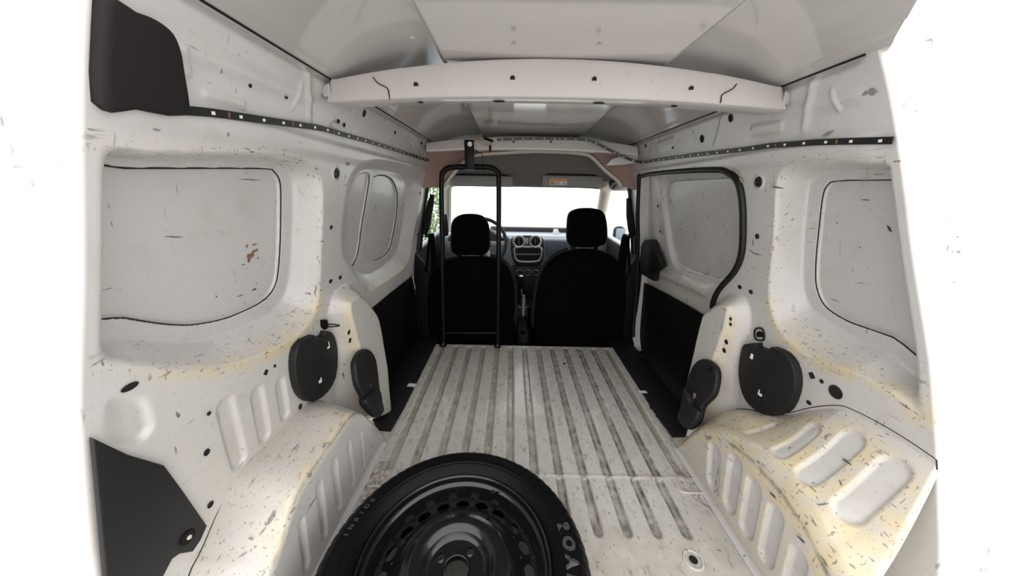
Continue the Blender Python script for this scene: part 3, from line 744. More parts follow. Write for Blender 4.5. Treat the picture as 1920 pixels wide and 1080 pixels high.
lathe('screw_cap', [(0, .001), (.006, .001), (.0065, .003), (.0085, .003), (.009, .0)], BLK2, hc, hitp(1334, 692, q0, n_), 20, n_)
rbox('worn_lug', hitp(1302, 742, q0, n_), (.008, .014, .022), mat('worn_tan', (.16, .11, .08), .6), hc, .004)
# rear corner covers (left side only in view)
TL = [(170, -5), (235, 16), (275, 32), (305, 57), (320, 92), (326, 125), (337, 190), (332, 204), (305, 212), (270, 207), (235, 200), (170, 190)]
cover('corner_pad', 'large matte black trim pad on the upper rear corner above the light strip', TL, -1, .018, None, 0, .010, 3, mat('pad_fabric', (.012, .0095, .010), .85, spec=.25, bump=.3, bscale=300), 'trim pad')
BL = [(150, 830), (235, 852), (303, 872), (340, 922), (384, 985), (372, 1012), (357, 1034), (332, 1038), (318, 1048), (300, 1082), (270, 1140), (150, 1140)]
lc, n_, c_ = cover('lamp_cover', 'angular black plastic lamp cover low on the rear left wall', BL, -1, .006, None, -.004, .003, 1, BLK, 'cover')
p = wh(352, 1007, -.012); lathe('bolt_washer', [(0, .004), (.004, .004), (.0045, .0025), (.013, .0025), (.014, 0)], BLK2, lc, p, 24, n_)
lathe('bolt', [(0, .006), (.0035, .0055), (.0045, .003), (.0045, .001)], mat('cream_bolt', (.55, .50, .40), .5), lc, p, 16, n_)
# tie-down loops
td = thing('tie_down', 'black wire tie-down loop sticking out above the left round cover', 'tie-down', tuple(wh(605, 608)), 'tie-downs')
h = wh(605, 609); slab('base', [wh(x, y) for x, y in ((600, 600), (608, 599), (611, 612), (606, 618), (601, 613))], (1, 0, 0), .012, BLK2, td, .003)
h2 = h+np.array([.012, 0, 0]); L = [h2+np.array([.0+.045*math.sin(a)*.9, .004+.010*math.cos(a)*1.0, -.004]) for a in np.linspace(0, math.pi, 14)]
tube('ring', L, .0022, BSTEEL, td, 6)
td = thing('tie_down', 'black D-shaped tie-down lying flat above the right round cover', 'tie-down', tuple(wh(1426, 627)), 'tie-downs')
P = whs([(1418, 618), (1426, 615), (1433, 619), (1435, 630), (1433, 638), (1421, 637), (1417, 630)], -.001)
tube('ring', smooth_closed(P, 3)+np.array([-.004, 0, 0]), .0028, BSTEEL, td, 6, True)
P = whs([(1421, 624), (1426, 621), (1430, 624), (1431, 632), (1422, 632)], -.001); slab('base', P, (-1, 0, 0), .007, BLK2, td, .002)

# ------------------------------------------------------------------ door sills
def sill(s, px_hole, lab):
    root = thing('sill_mat', lab, 'sill trim', (s*.64, 1.4, -.02), 'black sill trims')
    P = [(s*.590, 1.05, -.006), (s*.581, 1.20, -.006), (s*.581, 1.85, -.006), (s*.585, 1.95, -.006), (s*.73, 1.95, -.010), (s*.735, 1.6, -.010), (s*.735, 1.3, -.010), (s*.72, 1.15, -.008), (s*.66, 1.07, -.006), (s*.645, 1.055, -.006)]
    slab('tread', P, (0, 0, 1), .012, BLK, root, .003)
    for px, py, w_ in px_hole:
        h = hit(px, py, 2, .0065); disc('hole', h, (0, 0, 1), w_, HOLE, root, ell=.8)
    return root
r = sill(-1, [(807, 657, .02), (797, 674, .012), (784, 703, .014), (780, 707, .022), (760, 750, .012), (739, 782, .012)], 'black plastic sill trim beside the left hardboard lining')
h = hit(772, 722, 2, .007); slab('mark', [h+np.array(d) for d in ((-.022, -.012, 0), (.02, -.016, 0), (.022, .010, 0), (-.018, .014, 0))], (0, 0, 1), .0015, WHT, r, 0)
r = sill(1, [(1166, 665, .02), (1172, 668, .012), (1225, 765, .02)], 'black plastic sill trim below the sliding door lining')
h = hit(1205, 735, 2, .007); slab('mark', [h+np.array(d) for d in ((-.02, -.008, 0), (.02, -.010, 0), (.02, .010, 0), (-.018, .010, 0))], (0, 0, 1), .0015, WHT, r, 0)
h = hit(1245, 785, 2, .0068)
P = []
for k in range(22):
    a = 2*math.pi*k/22; q = .028*(1+.35*math.sin(3*a+1)+.25*math.sin(7*a)); P.append(h+np.array([q*math.cos(a), 1.5*q*math.sin(a), 0]))
slab('tar_patch', P, (0, 0, 1), .0012, HOLE, r, 0)

# ------------------------------------------------------------------ spare wheel
WC = np.array([-.2145, .486, 0.0])
sw = thing('spare_wheel', 'black steel spare wheel with tyre lying flat on the load floor', 'wheel', tuple(WC))
prof = [(.2225, .020), (.232, .008), (.262, .001), (.285, .006), (.301, .022), (.309, .042), (.3115, .060), (.3120, .072), (.309, .0735), (.309, .0775), (.312, .079), (.3123, .0925), (.3123, .0985), (.312, .112), (.309, .1135), (.309, .1175), (.312, .119), (.3115, .133), (.309, .146), (.3045, .158), (.2985, .168), (.290, .176), (.281, .1805), (.276, .1800), (.274, .1825), (.262, .1845), (.250, .1830), (.247, .1805), (.243, .1810), (.234, .1750), (.2275, .1680), (.2225, .160)]
prof = [(r+.0005, z) for r, z in prof]
seg = 432; V = []
for i in range(seg):
    a = 2*math.pi*i/seg
    for j, (r, z) in enumerate(prof):
        dr = 0; dz = 0
        if r > .2975 and (i % 6) in (0, 1) : dr = -.0035
        V.append(WC+np.array([(r+dr)*math.cos(a), (r+dr)*math.sin(a), z+dz]))
ty = M('tyre', V, grid_faces(seg, len(prof), closed_u=True), RUB, sw); ty['label'] = 'black rubber tyre'; ty.data.set_sharp_from_angle(angle=math.radians(32))
def ring_text(s, r, a_start, da, size, up_out, bold):
    for k, ch in enumerate(s):
        if ch == ' ': continue
        V, F = textmesh(ch, size, .0009, bold); a = a_start+da*k
        ex = np.array([-math.sin(a), math.cos(a), 0])*(-1 if up_out else 1); ey = np.array([math.cos(a), math.sin(a), 0])*(1 if up_out else -1)
        Vw = [WC+np.array([r*math.cos(a), r*math.sin(a), 0])+ex*v[0]+ey*v[1]+np.array([0, 0, tyz(math.hypot(*(np.array([r*math.cos(a), r*math.sin(a)])+ex[:2]*v[0]+ey[:2]*v[1])))+.0016+v[2]]) for v in V]
        M('letter', Vw, F, LETT, ty, False)
_pr = np.array([p for p in prof if p[1] > .155 and p[0] < .31][::-1])
def tyz(r): return float(np.interp(r, _pr[:, 0], _pr[:, 1]))
LETT = mat('raised_letter', (.035, .035, .037), .35)
ring_text('INSIDE', .266, math.radians(173), -math.radians(3.9), .017, True, .0004)
LETT = mat('raised_letter_bold', (.04, .04, .042), .4)
ring_text('ROAD', .263, math.radians(13.5), -math.radians(8.2), .037, True, .0022)
# rim: swept profile, then the disc with vent slots, dome and hub
rimp = [(.2215, .150), (.2225, .160), (.219, .1635), (.2145, .1610), (.2125, .1530), (.2110, .1480), (.2045, .1450), (.2015, .1400), (.1985, .1250), (.1960, .1120), (.1935, .1060)]
lathe('rim', rimp, STEEL, sw, WC, 128)
def zdisc(r): return float(np.interp(r, [.03, .066, .072, .080, .092, .106, .122, .140, .155, .168, .182, .194], [.124, .124, .128, .1420, .1490, .1500, .1450, .1330, .1190, .1090, .1040, .1060]))
def perforated(name, r0, r1, n, rh, hr, ha, mat_, off=0.0, m=28, zf=zdisc, lip=.003):
    V = []; F = []
    for k in range(n):
        ac = off+2*math.pi*k/n; base = len(V); half = math.pi/n
        for i in range(m):
            t = 2*math.pi*i/m; du, dv = math.cos(t), math.sin(t)            # u radial, v tangential
            inner = (hr*du, ha*dv)
            # ray to the sector rectangle in (r, arc length)
            ku = ((r1-rh) if du > 0 else (r0-rh))/du if abs(du) > 1e-6 else 1e9
            kv = (half*rh if dv > 0 else -half*rh)/dv if abs(dv) > 1e-6 else 1e9
            q = min(ku, kv); outer = (q*du, q*dv)
            for (u, v), zz_ in ((inner, -lip), ((inner[0]*1.06, inner[1]*1.06), 0), ((inner[0]*.5+outer[0]*.5, inner[1]*.5+outer[1]*.5), 0), (outer, 0)):
                r = rh+u; a = ac+v/rh
                V.append(WC+np.array([r*math.cos(a), r*math.sin(a), zf(r)+zz_]))
        for i in range(m):
            i2 = (i+1) % m
            for j in range(3): F.append((base+i*4+j, base+i*4+j+1, base+i2*4+j+1, base+i2*4+j))
    o = M(name, V, F, mat_, sw); o.data.set_sharp_from_angle(angle=math.radians(40)); return o
a0 = math.radians(21.5-18)
perforated('vent_ring', .155, .194, 20, .1735, .0125, .0175, STEEL, a0)
rr = np.linspace(.155, .0665, 26)
lathe('dome', [(r, zdisc(r)) for r in rr], STEEL, sw, WC, 96)
ab = math.atan2(.530-.486, -.1855+.2145)
perforated('hub_face', .034, .0665, 4, .0500, .0075, .0075, STEEL, ab, 32, lambda r: .124)
lathe('bore', [(.034, .124), (.031, .1275), (.0295, .1265), (.0295, .110)], STEEL, sw, WC, 48)
for k in range(4):
    a = ab+k*math.pi/2; c = WC+np.array([.05*math.cos(a), .05*math.sin(a), .124]); lathe('bolt_seat', [(.0075, -.004), (.0085, .0035), (.0105, .004), (.0135, 0)], STEEL, sw, c, 20)
va = math.atan2(.668-.486, -.131+.2145); vp = WC+np.array([.199*math.cos(va), .199*math.sin(va), .128])
vd = np.array([-.35*math.cos(va), -.35*math.sin(va), .9]); vd /= np.linalg.norm(vd)
vv = tube('valve', [vp, vp+vd*.012, vp+vd*.014, vp+vd*.03], [.0055, .0055, .0040, .0040], RUB, sw, 10)
tube('valve_cap', [vp+vd*.026, vp+vd*.038], .0052, BLK2, vv, 10)

# ------------------------------------------------------------------ light strips
def arclen(P):
    P = np.asarray(P); return np.concatenate([[0], np.cumsum(np.linalg.norm(np.diff(P, axis=0), axis=1))])
def led_strip(label, P, N, spacing=.0540, start=.02):
    P = np.asarray(P); N = np.asarray(N)
    root = thing('led_strip', label, 'light strip', tuple(P[0]), None)
    V = []; F = []
    for i in range(len(P)):
        t = P[min(i+1, len(P)-1)]-P[max(i-1, 0)]; t /= np.linalg.norm(t); n = N[i]; u = np.cross(n, t); u /= np.linalg.norm(u)
        for a, b in ((-.0064, 0), (.0064, 0), (.0064, .0022), (-.0064, .0022)): V.append(P[i]+u*a+n*b)
    for i in range(len(P)-1):
        for k in range(4): F.append((i*4+k, i*4+(k+1) % 4, i*4+4+(k+1) % 4, i*4+4+k))
    F += [(0, 1, 2, 3), tuple(len(V)-4+k for k in range(4))[::-1]]
    M('tape', V, F, PCB, root, False)
    A = arclen(P); chip = None; pad = None; d = start; k = 0
    def at(d_):
        p = np.array([np.interp(d_, A, P[:, c]) for c in range(3)]); q = np.array([np.interp(d_+.004, A, P[:, c]) for c in range(3)])
        n = np.array([np.interp(d_, A, N[:, c]) for c in range(3)]); n /= np.linalg.norm(n); t = q-p; t /= np.linalg.norm(t); u = np.cross(n, t); return p, t, u, n
    while d < A[-1]-.01:
        for nm, dd_, a, b, h, mt in (('led_chip', 0, .0027, .0025, .0034, LEDW),)+((('solder_pad', .030, .0018, .0040, .0026, COPP),) if k % 3 == 1 else ()):
            p, t, u, n = at(d+dd_)
            Vc = [p+t*sx*a+u*sy*b+n*hh for hh in (.0018, h) for sx, sy in ((-1, -1), (1, -1), (1, 1), (-1, 1))]
            M(nm, Vc, [(4, 5, 6, 7), (0, 1, 5, 4), (1, 2, 6, 5), (2, 3, 7, 6), (3, 0, 4, 7)], mt, root, False)
        d += spacing; k += 1
    return root
Lp = smooth_open([wh(x, y, -.009) for x, y in ((308, 207), (330, 207), (350, 207), (395, 211), (447, 218), (503, 226), (545, 232), (604, 241), (650, 254), (700, 268), (750, 284), (803, 301))], 4)
led_strip('black light strip tape running along the left wall from the corner pad', Lp, [wall_n(-1, p[2]) for p in Lp])
Rw = [wh(x, y, -.009) for x, y in ((1676, 263), (1620, 264), (1576, 265), (1525, 267), (1485, 270), (1445, 273), (1380, 282), (1300, 291), (1240, 299))]+[wh(1220, 302, -.011), wh(1206, 304, -.016)]
Rf = [hit(1188, 301, 1, 1.748), hit(1172, 295, 1, 1.748)]+[hit(x, y, 1, 1.752) for x, y in ((1150, 285), (1133, 276), (1115, 267), (1096, 262), (1060, 260), (1030, 260), (980, 260), (932, 262))]
Rp = smooth_open(Rw+Rf, 4); nf = 4*(len(Rw)-1)
Nn = [wall_n(1, p[2]) if i <= nf else np.array([0, -.97, -.24]) for i, p in enumerate(Rp)]
for i in range(nf-1, nf+5): 
    q = (i-nf+1)/6; v = wall_n(1, Rp[i][2])*(1-q)+np.array([0, -.97, -.24])*q; Nn[i] = v/np.linalg.norm(v)
led_strip('black light strip tape over the sliding door, bending up onto the front roof beam', Rp, Nn)
# loose wiring at the end of the strip
wr = thing('wiring', 'tangle of thin loose wires and tape hanging from the front roof beam', 'wires', tuple(hit(905, 270, 1, 1.76)))
def wp(px): return smooth_open([hit(x, y, 1, 1.755-.006*(i % 2)) for i, (x, y) in enumerate(px)], 4)
for px, mt in (([(888, 268), (896, 264), (905, 266), (915, 271), (922, 268), (926, 263)], WIRE), ([(890, 277), (899, 284), (908, 282), (914, 287), (922, 285)], WIRE), ([(896, 264), (904, 271), (918, 273), (924, 270)], WIRE),
               ([(887, 266), (893, 262), (902, 262), (912, 262)], WIRER), ([(892, 284), (902, 286), (905, 296), (906, 312), (907, 330)], BLK2), ([(887, 272), (888, 280), (898, 285)], BLK2), ([(920, 270), (919, 279), (916, 286)], BLK2)):
    tube('wire', wp(px), .0016, mt, wr, 5)
tube('tape_wrap', wp([(908, 259), (916, 262), (925, 265)]), [.007]*8+[.004], BLK2, wr, 6)
tube('connector', wp([(919, 274), (919, 283)]), .006, BLK2, wr, 6)

# ------------------------------------------------------------------ cab shell
cf = M('floor', [(-.80, 1.84, -.16), (.80, 1.84, -.16), (.80, 3.05, -.16), (-.80, 3.05, -.16), (-.80, 1.838, -.03), (.80, 1.838, -.03)], [(0, 1, 2, 3), (0, 4, 5, 1)], HARD, None, False)
tag(cf, 'black carpeted cab floor ahead of the load floor', kind='structure')
fw = M('wall_front', [(-.80, 3.0, -.4), (.80, 3.0, -.4), (.80, 3.0, .60), (-.80, 3.0, .60)], [(0, 1, 2, 3)], DASHD, None, False); tag(fw, 'dark bulkhead behind the dashboard', kind='structure')
for s in (-1, 1):
    nm = 'door_2' if s < 0 else 'door_3'
    P = [(s*.745, 1.97, -.25), (s*.745, 3.0, -.25), (s*.735, 3.0, .60), (s*.715, 2.6, .605), (s*.705, 1.97, .585)]
    d = slab(nm, P, (s, 0, 0), .05, DASHD, None, .004); tag(d, 'dark lined cab door with window on the %s side' % ('steering wheel' if s < 0 else 'passenger'), kind='structure')
    wf = [(s*.700, 1.985, .59), (s*.655, 1.985, .85), (s*.615, 1.995, 1.02), (s*.605, 2.10, 1.045), (s*.60, 2.30, 1.03), (s*.635, 2.55, .90), (s*.675, 2.80, .72), (s*.69, 2.9, .62)]
    tube('window_frame', smooth_open(wf, 3), .021, SEALM, d, 8)
    g = M('window_2' if s < 0 else 'window_3', np.array(wf)+np.array([s*.012, 0, 0]), [tuple(range(len(wf)))], glass, None, False); tag(g, 'clear cab door window', kind='structure')
    if s < 0: slab('mirror_base', [hit(x, y, 1, 2.55) for x, y in ((833, 402), (838, 401), (841, 420), (841, 441), (834, 443), (831, 430))], (0, -1, 0), .03, BLK2, d, .008)
    tube('inner_sill', [(s*.70, 1.99, .60), (s*.715, 2.5, .615), (s*.725, 2.9, .63)], .016, WHT if s > 0 else DASH, d, 8)
# roof over the cab and sides above the doors
yy = np.linspace(1.95, 2.38, 6); xx = np.linspace(-.62, .62, 17); V = []
for y in yy:
    for x in xx: V.append((x, y, np.interp(y, [1.95, 2.2, 2.38], [1.335, 1.27, 1.07])-.09*(abs(x)/.62)**5))
rc = M('roof_front', V, grid_faces(6, 17), PAINT, ceiling)
for s in (-1, 1):
    M('roof_rail', [(s*.62, 1.93, 1.26), (s*.62, 2.38, 1.05), (s*.63, 2.38, .98), (s*.64, 1.93, .98), (s*.64, 1.93, 1.0)], [(0, 1, 2, 3)] if s < 0 else [(3, 2, 1, 0)], PAINT, ceiling, False)
ws = M('window_1', [(-.60, 2.37, 1.02), (.60, 2.37, 1.02), (.74, 2.99, .60), (-.74, 2.99, .60)], [(0, 1, 2, 3)], glass, None, False); tag(ws, 'windscreen glass showing blown-out daylight', kind='structure')
# headliner
R0 = [(833, 350), (840, 340), (849, 327), (872, 301), (892, 291), (940, 287), (998, 284), (1050, 285), (1096, 289), (1112, 297), (1135, 320), (1158, 339), (1164, 349)]
A = np.array([hit(x, y, 1, 1.90) for x, y in R0]); A = smooth_open(A, 3)
xm = A[:, 0].mean()
B = A.copy(); B[:, 1] = 2.37; B[:, 0] = A[:, 0]*1.08; B[:, 2] = np.minimum(A[:, 2]-.0, .955+.04*(1-(np.abs(A[:, 0])/.62)**8))
Mid = (A+B)/2; Mid[:, 2] += .115*(1-np.clip(np.abs(A[:, 0])/.6, 0, 1)**10)
V = []; F = []; na = len(A); nl = 12
for k in range(nl):
    t = k/(nl-1); C = A*(1-t)**2+2*((2*Mid-.5*A-.5*B))*t*(1-t)+B*t*t; V += list(C)
hdl = M('trim_1', V, grid_faces(nl, na), HEADL); tag(hdl, 'dark grey cab headliner with pale rear edge', kind='structure')
tube('edge_trim', A+np.array([0, -.004, 0]), .012, BEIGE, hdl, 8, flat=(.013, .010, (0, 1, 0)))
O = A.copy(); O[:, 0] = np.clip((A[:, 0]-xm)*1.2+xm, -.68, .68); O[:, 2] = 1.215; O[0, 2] = .97; O[-1, 2] = .97; O[0, 0] = -.68; O[-1, 0] = .68
M('backing', np.vstack([A+np.array([0, .004, 0]), O+np.array([0, .004, 0])]), [(i, i+1, na+i+1, na+i) for i in range(na-1)], CARD, hdl, False)
for px, py in ((997, 283), (1090, 287)):
    p = hit(px, py, 1, 1.885); tube('clip', [p+np.array([.016*math.cos(a), -.004, -.004+.007*math.sin(a)]) for a in np.linspace(-.3, math.pi+.3, 9)], .003, BEIGE, hdl, 6)
for s, n in ((-1, 'trim_2'), (1, 'trim_3')):
    P = smooth_open([(s*.53, 2.30, 1.03), (s*.575, 2.36, 1.0), (s*.60, 2.45, .93), (s*.665, 2.75, .72), (s*.70, 2.93, .60)], 4)
    t = tube(n, P, .03, BEIGE, None, 10, flat=(.042, .042, (0, 0, 1))); tag(t, 'beige windscreen pillar trim', kind='structure')
# visors
def visor(px, lab):
    x0 = hit(px[0], 340, 1, 2.28)[0]; x1 = hit(px[1], 340, 1, 2.28)[0]; zt = hit(px[0], 328, 1, 2.28)[2]; zb = hit(px[1], 351, 1, 2.28)[2]
    root = thing('sun_visor', lab, 'sun visor', ((x0+x1)/2, 2.28, zb), 'sun visors')
    rbox('flap', ((x0+x1)/2, 2.28, (zt+zb)/2), (x1-x0, .022, zt-zb), VIS, root, .010, 3)
    tube('hinge_rod', [(x0+.03, 2.275, zt+.004), (x1-.03, 2.275, zt+.004)], .004, BLK2, root, 6)
    return root
visor((848, 961), 'grey folded sun visor above the steering wheel without a sticker')
r = visor((1017, 1131), 'grey folded sun visor with a small warning sticker')
p = hit(1047, 341, 1, 2.268)
wl = rbox('warning_label', p, (.118, .001, .040), LABW, r, 0)
rbox('label_header', p+np.array([0, -.001, .011]), (.116, .001, .014), ORNG, wl, 0)
for k in range(4): rbox('print_line', p+np.array([-.02+.0*k, -.001, -.002-.0045*k]), (.06, .001, .0018), DASHD, wl, 0)
rbox('print_mark', p+np.array([-.045, -.001, -.008]), (.018, .001, .018), ORNG, wl, 0)
rbox('print_mark', p+np.array([.040, -.001, -.009]), (.022, .001, .014), DASH, wl, 0)
# lower pillar trims behind the front doors
for pts, lab in (([(777, 474), (786, 480), (797, 492), (808, 520), (818, 580), (826, 650), (790, 650), (788, 600), (780, 540)], 'tall black pillar trim beside the left hardboard lining'),
                 ([(1201, 486), (1190, 484), (1180, 497), (1170, 530), (1164, 590), (1160, 650), (1188, 650), (1190, 600), (1198, 540)], 'tall black pillar trim in front of the sliding door')):
    P = smooth_closed([hit(x, y, 1, 1.97) for x, y in pts], 2); c = P.mean(0)
    root = thing('pillar_trim', lab, 'trim', (c[0], c[1], P[:, 2].min()), 'lower pillar trims'); slab('panel', P, (0, -1, 0), .03, BLK2, root, .008, 3)
# seat belts
for s, gp, straps, lab in ((-1, [(808, 364), (815, 366), (813, 388), (805, 430), (800, 441), (792, 437), (796, 405), (803, 378)], [[(806, 438), (803, 470), (799, 510)], [(809, 438), (812, 470), (813, 520)]], 'black seat belt and height slider on the steering wheel side pillar'),
                           (1, [(1174, 372), (1180, 370), (1186, 400), (1190, 440), (1181, 446), (1177, 430), (1174, 405)], [[(1174, 444), (1168, 480), (1163, 540)], [(1178, 444), (1179, 480), (1181, 512)]], 'black seat belt and height slider on the passenger side pillar')):
    P = [hit(x, y, 1, 1.955) for x, y in gp]; c = np.mean(P, 0)
    root = thing('seat_belt', lab, 'seat belt', tuple(c), 'seat belts')
    slab('slider', P, (0, -1, 0), .02, BLK2, root, .006, 2)
    for i, q in enumerate(straps):
        tube('strap', smooth_open([hit(x, y, 1, 1.90) for x, y in q], 5), .01, FAB, root, 4, flat=(.002, (.026 if s > 0 else .016) if i == (1 if s < 0 else 0) else .008, (0, 1, 0)))
    g = hit(straps[0][0][0]+s*1, 442, 1, 1.95); rbox('guide', g, (.05, .02, .022), BLK2, root, .006)
    rbox('guide_bolt', g+np.array([0, -.012, .004]), (.014, .006, .008), SILV, root, .002)

# ------------------------------------------------------------------ seats
def seat(px, hr, lab, s, htop, hbot):
    YB = 1.965
    P = smooth_closed([hit(x, y, 1, YB) for x, y in px], 3); c = P.mean(0)
    root = thing('front_seat', lab, 'seat', (c[0], 2.15, -.16), 'front seats')
    slab('backrest', P, (0, -1, 0), .05, FAB, root, .035, 4)
    slab('backrest_front', P+(c-P)*.04, (0, 1, 0), .10, FAB, root, .04, 4)
    H = smooth_closed([hit(x, y, 1, 2.0) for x, y in hr], 3); hc = H.mean(0)
    h = slab('headrest', H, (0, -1, 0), .05, FAB, root, .04, 5); slab('headrest_front', H, (0, 1, 0), .06, FAB, h, .035, 4)
    zt = P[:, 2].max()
    for dx in (-.075, .075):
        tube('headrest_post', [(hc[0]+dx, 1.995, zt-.06), (hc[0]+dx, 1.995, hc[2])], .006, CHROME, root, 8)
        lathe('post_collar', [(0, .012), (.014, .012), (.016, .006), (.016, -.01)], BLK2, root, (hc[0]+dx, 1.995, zt+.002), 14)
    cx = (P[:, 0].min()+P[:, 0].max())/2; xi = P[:, 0].max()-.03 if s < 0 else P[:, 0].min()+.03
    FAB_LIT = mat('seat_fabric_lit', (.020, .0185, .017), .9, spec=.1)  # seat fabric copy, lighter: windscreen light on its side put into the colour
    mid_ = [p for p in P if p[2] > .05 and (p[0]-cx)*(-s) > .10]; mid_ = sorted(mid_, key=lambda p: p[2])
    tube('lit_bolster', np.array(mid_)+np.array([s*.006, .0, 0]), .022, FAB_LIT, root, 8)
    rbox('cushion', (cx, 2.30, .08), (.52, .52, .16), FAB, root, .05, 4)
    rbox('base', (cx, 2.28, -.08), (.42, .46, .16), BLK2, root, .02)
    rbox('side_valance', (xi, 2.16, .06), (.02, .30, .12), BLK, root, .01)
    return root
seat([(803, 560), (806, 525), (818, 498), (842, 483), (880, 480), (920, 482), (945, 491), (961, 516), (966, 560), (962, 620), (955, 652), (900, 655), (815, 652), (806, 620)],
     [(846, 440), (848, 416), (860, 404), (880, 401), (902, 404), (914, 416), (919, 440), (917, 466), (908, 476), (880, 478), (853, 475), (846, 463)], 'black driver seat behind the steering wheel, seen through the tubular frame', -1, 0, 0)
seat([(1000, 600), (1003, 560), (1010, 522), (1025, 492), (1052, 473), (1090, 466), (1130, 470), (1155, 484), (1168, 512), (1171, 560), (1166, 620), (1158, 652), (1080, 655), (1012, 652), (1003, 630)],
     [(1063, 425), (1066, 402), (1078, 393), (1098, 390), (1120, 392), (1132, 401), (1137, 425), (1136, 450), (1126, 460), (1098, 463), (1070, 460), (1063, 448)], 'black passenger seat with a taller headrest beside the gear lever', 1, 0, 0)

# ------------------------------------------------------------------ tubular frame behind the driver seat
fr = thing('partition_frame', 'black tubular hoop frame standing on the floor edge behind the driver seat', 'frame', tuple(hit(880, 645, 2, 0)))
FP = [(832, 644), (830, 560), (829, 450), (828, 340), (832, 322), (845, 314), (880, 313), (918, 314), (931, 321), (935, 336), (935, 450), (934, 560), (933, 644)]
def fpt(x, y): return hit(x, y, 1, 1.812)
P = smooth_open([fpt(x, y) for x, y in FP], 5); P[0, 2] = .012; P[-1, 2] = .012
tube('hoop', P, .0145, BSTEEL, fr, 12)
tube('cross_bar', [fpt(836, 624), fpt(930, 624)], .008, BSTEEL, fr, 8)
tp = fpt(881, 312); bt = hit(881, 264, 1, 1.760)
rbox('top_bracket', ((tp[0]+bt[0])/2, 1.768, (tp[2]+bt[2])/2), (.050, .014, bt[2]-tp[2]+.01), BSTEEL, fr, .003)
lathe('bolt', [(0, .007), (.006, .007), (.007, .004), (.012, .004), (.013, .0)], CHROME, fr, (bt[0], 1.760, bt[2]-.016), 18, (0, -1, 0))
rbox('clamp', (tp[0], 1.803, tp[2]), (.052, .036, .036), BSTEEL, fr, .006)
for x in (832, 933):
    q = fpt(x, 644); f_ = rbox('foot', (q[0], 1.803, .008), (.042, .045, .014), BSTEEL, fr, .003); lathe('foot_bolt', [(0, .008), (.006, .007), (.007, .0)], CHROME, f_, (q[0], 1.790, .015), 12)

# ------------------------------------------------------------------ dashboard and controls
ds = thing('dashboard', 'grey-blue dashboard with round vents under the windscreen', 'dashboard', (0, 2.7, .3))
pr = [(2.99, .60), (2.90, .605), (2.78, .600), (2.68, .615), (2.62, .610), (2.592, .585), (2.59, .54), (2.60, .46), (2.64, .36), (2.72, .22), (2.76, .0), (2.9, -.15)]
xs = np.linspace(-.73, .73, 41); V = []
for x in xs:
    for y, z in pr: V.append((x, y+.05*(abs(x)/.73)**3, z+.0*(x)))
o = M('dash_body', V, grid_faces(41, len(pr), flip=True), DASH, ds); o.data.set_sharp_from_angle(angle=math.radians(30))
slab('top_tray', [(-.20, 2.90, .60), (.62, 2.90, .60), (.62, 2.985, .60), (-.30, 2.985, .60)], (0, 0, 1), .045, DASHD, ds, .01)
V = []; xs = np.linspace(-.62, -.12, 15)
for x in xs:
    b = .075*math.exp(-((x+.37)/.15)**4)
    for y, z in ((2.56, .56), (2.555, .585+b), (2.60, .60+b), (2.80, .60+b*.5)): V.append((x, y, z))
M('binnacle', V, grid_faces(15, 4, flip=True), DASHD, ds)
SP = smooth_closed([hit(x, y, 1, 2.575) for x, y in ((958, 452), (964, 443), (985, 441), (1012, 443), (1019, 452), (1018, 478), (1013, 496), (990, 499), (968, 496), (960, 478))], 3)
st_ = slab('centre_stack', SP, (0, -1, 0), .02, DASHD, ds, .006)
slab('lower_stack', [hit(x, y, 1, 2.60) for x, y in ((962, 498), (1016, 498), (1010, 560), (966, 560))], (0, -1, 0), .02, DASHD, ds, .004)
for px in (973, 1004):
    c = hit(px, 453, 1, 2.553); v = lathe('air_vent', [(.034, .002), (.038, .010), (.046, .012), (.053, .008), (.055, .0)], SILV, st_, c, 32, (0, -1, 0))
    lathe('vent_core', [(0, .001), (.034, .001)], HOLE, st_, c, 24, (0, -1, 0))
    for k in range(3): rbox('vent_slat', c+np.array([-.016+.016*k, -.005, 0]), (.003, .006, .055), SILV if k == 1 else DASHD, st_, .001)
rbox('hazard_button', hit(988, 452, 1, 2.553), (.018, .012, .05), DASH, st_, .004)
CB = smooth_closed([hit(x, y, 1, 2.552) for x, y in ((966, 464), (990, 463), (1013, 464), (1015, 476), (1010, 489), (990, 491), (970, 489), (965, 476))], 3)
tube('stack_frame', CB, .009, SILV, st_, 8, True)
for yy_, h_ in ((470, .045), (482, .05)):
    rbox('cubby', hit(990, yy_, 1, 2.556), (.175, .006, h_*.9), HOLE, st_, .002)
tube('cubby_shelf', [hit(967, 477, 1, 2.548), hit(1012, 477, 1, 2.548)], .004, SILV, st_, 6)
for px in (974, 989, 1004):
    c = hit(px, 511, 1, 2.578); lathe('climate_knob', [(0, .022), (.016, .020), (.020, .0), (.027, .0)], DASHD, ds, c, 20, (0, -1, 0))
    lathe('knob_ring', [(.022, .003), (.025, .004), (.028, .001)], SILV, ds, c, 20, (0, -1, 0))
slab('glovebox_lid', [hit(x, y, 1, 2.588) for x, y in ((1022, 451), (1115, 455), (1115, 486), (1022, 481))], (0, -1, 0), .006, mat('dash_blue', (.075, .09, .115), .5), ds, .002)
ph = hit(1043, 434, 1, 2.80)
t = thing('dash_clip', 'small white clip standing on the dashboard top', 'clip', (ph[0], 2.80, .60))
slab('body', [(ph[0]-.03, 2.79, .603), (ph[0]+.035, 2.79, .603), (ph[0]+.012, 2.79, ph[2]+.02), (ph[0]-.022, 2.79, ph[2]+.02)], (0, 1, 0), .03, WHT, t, .004)
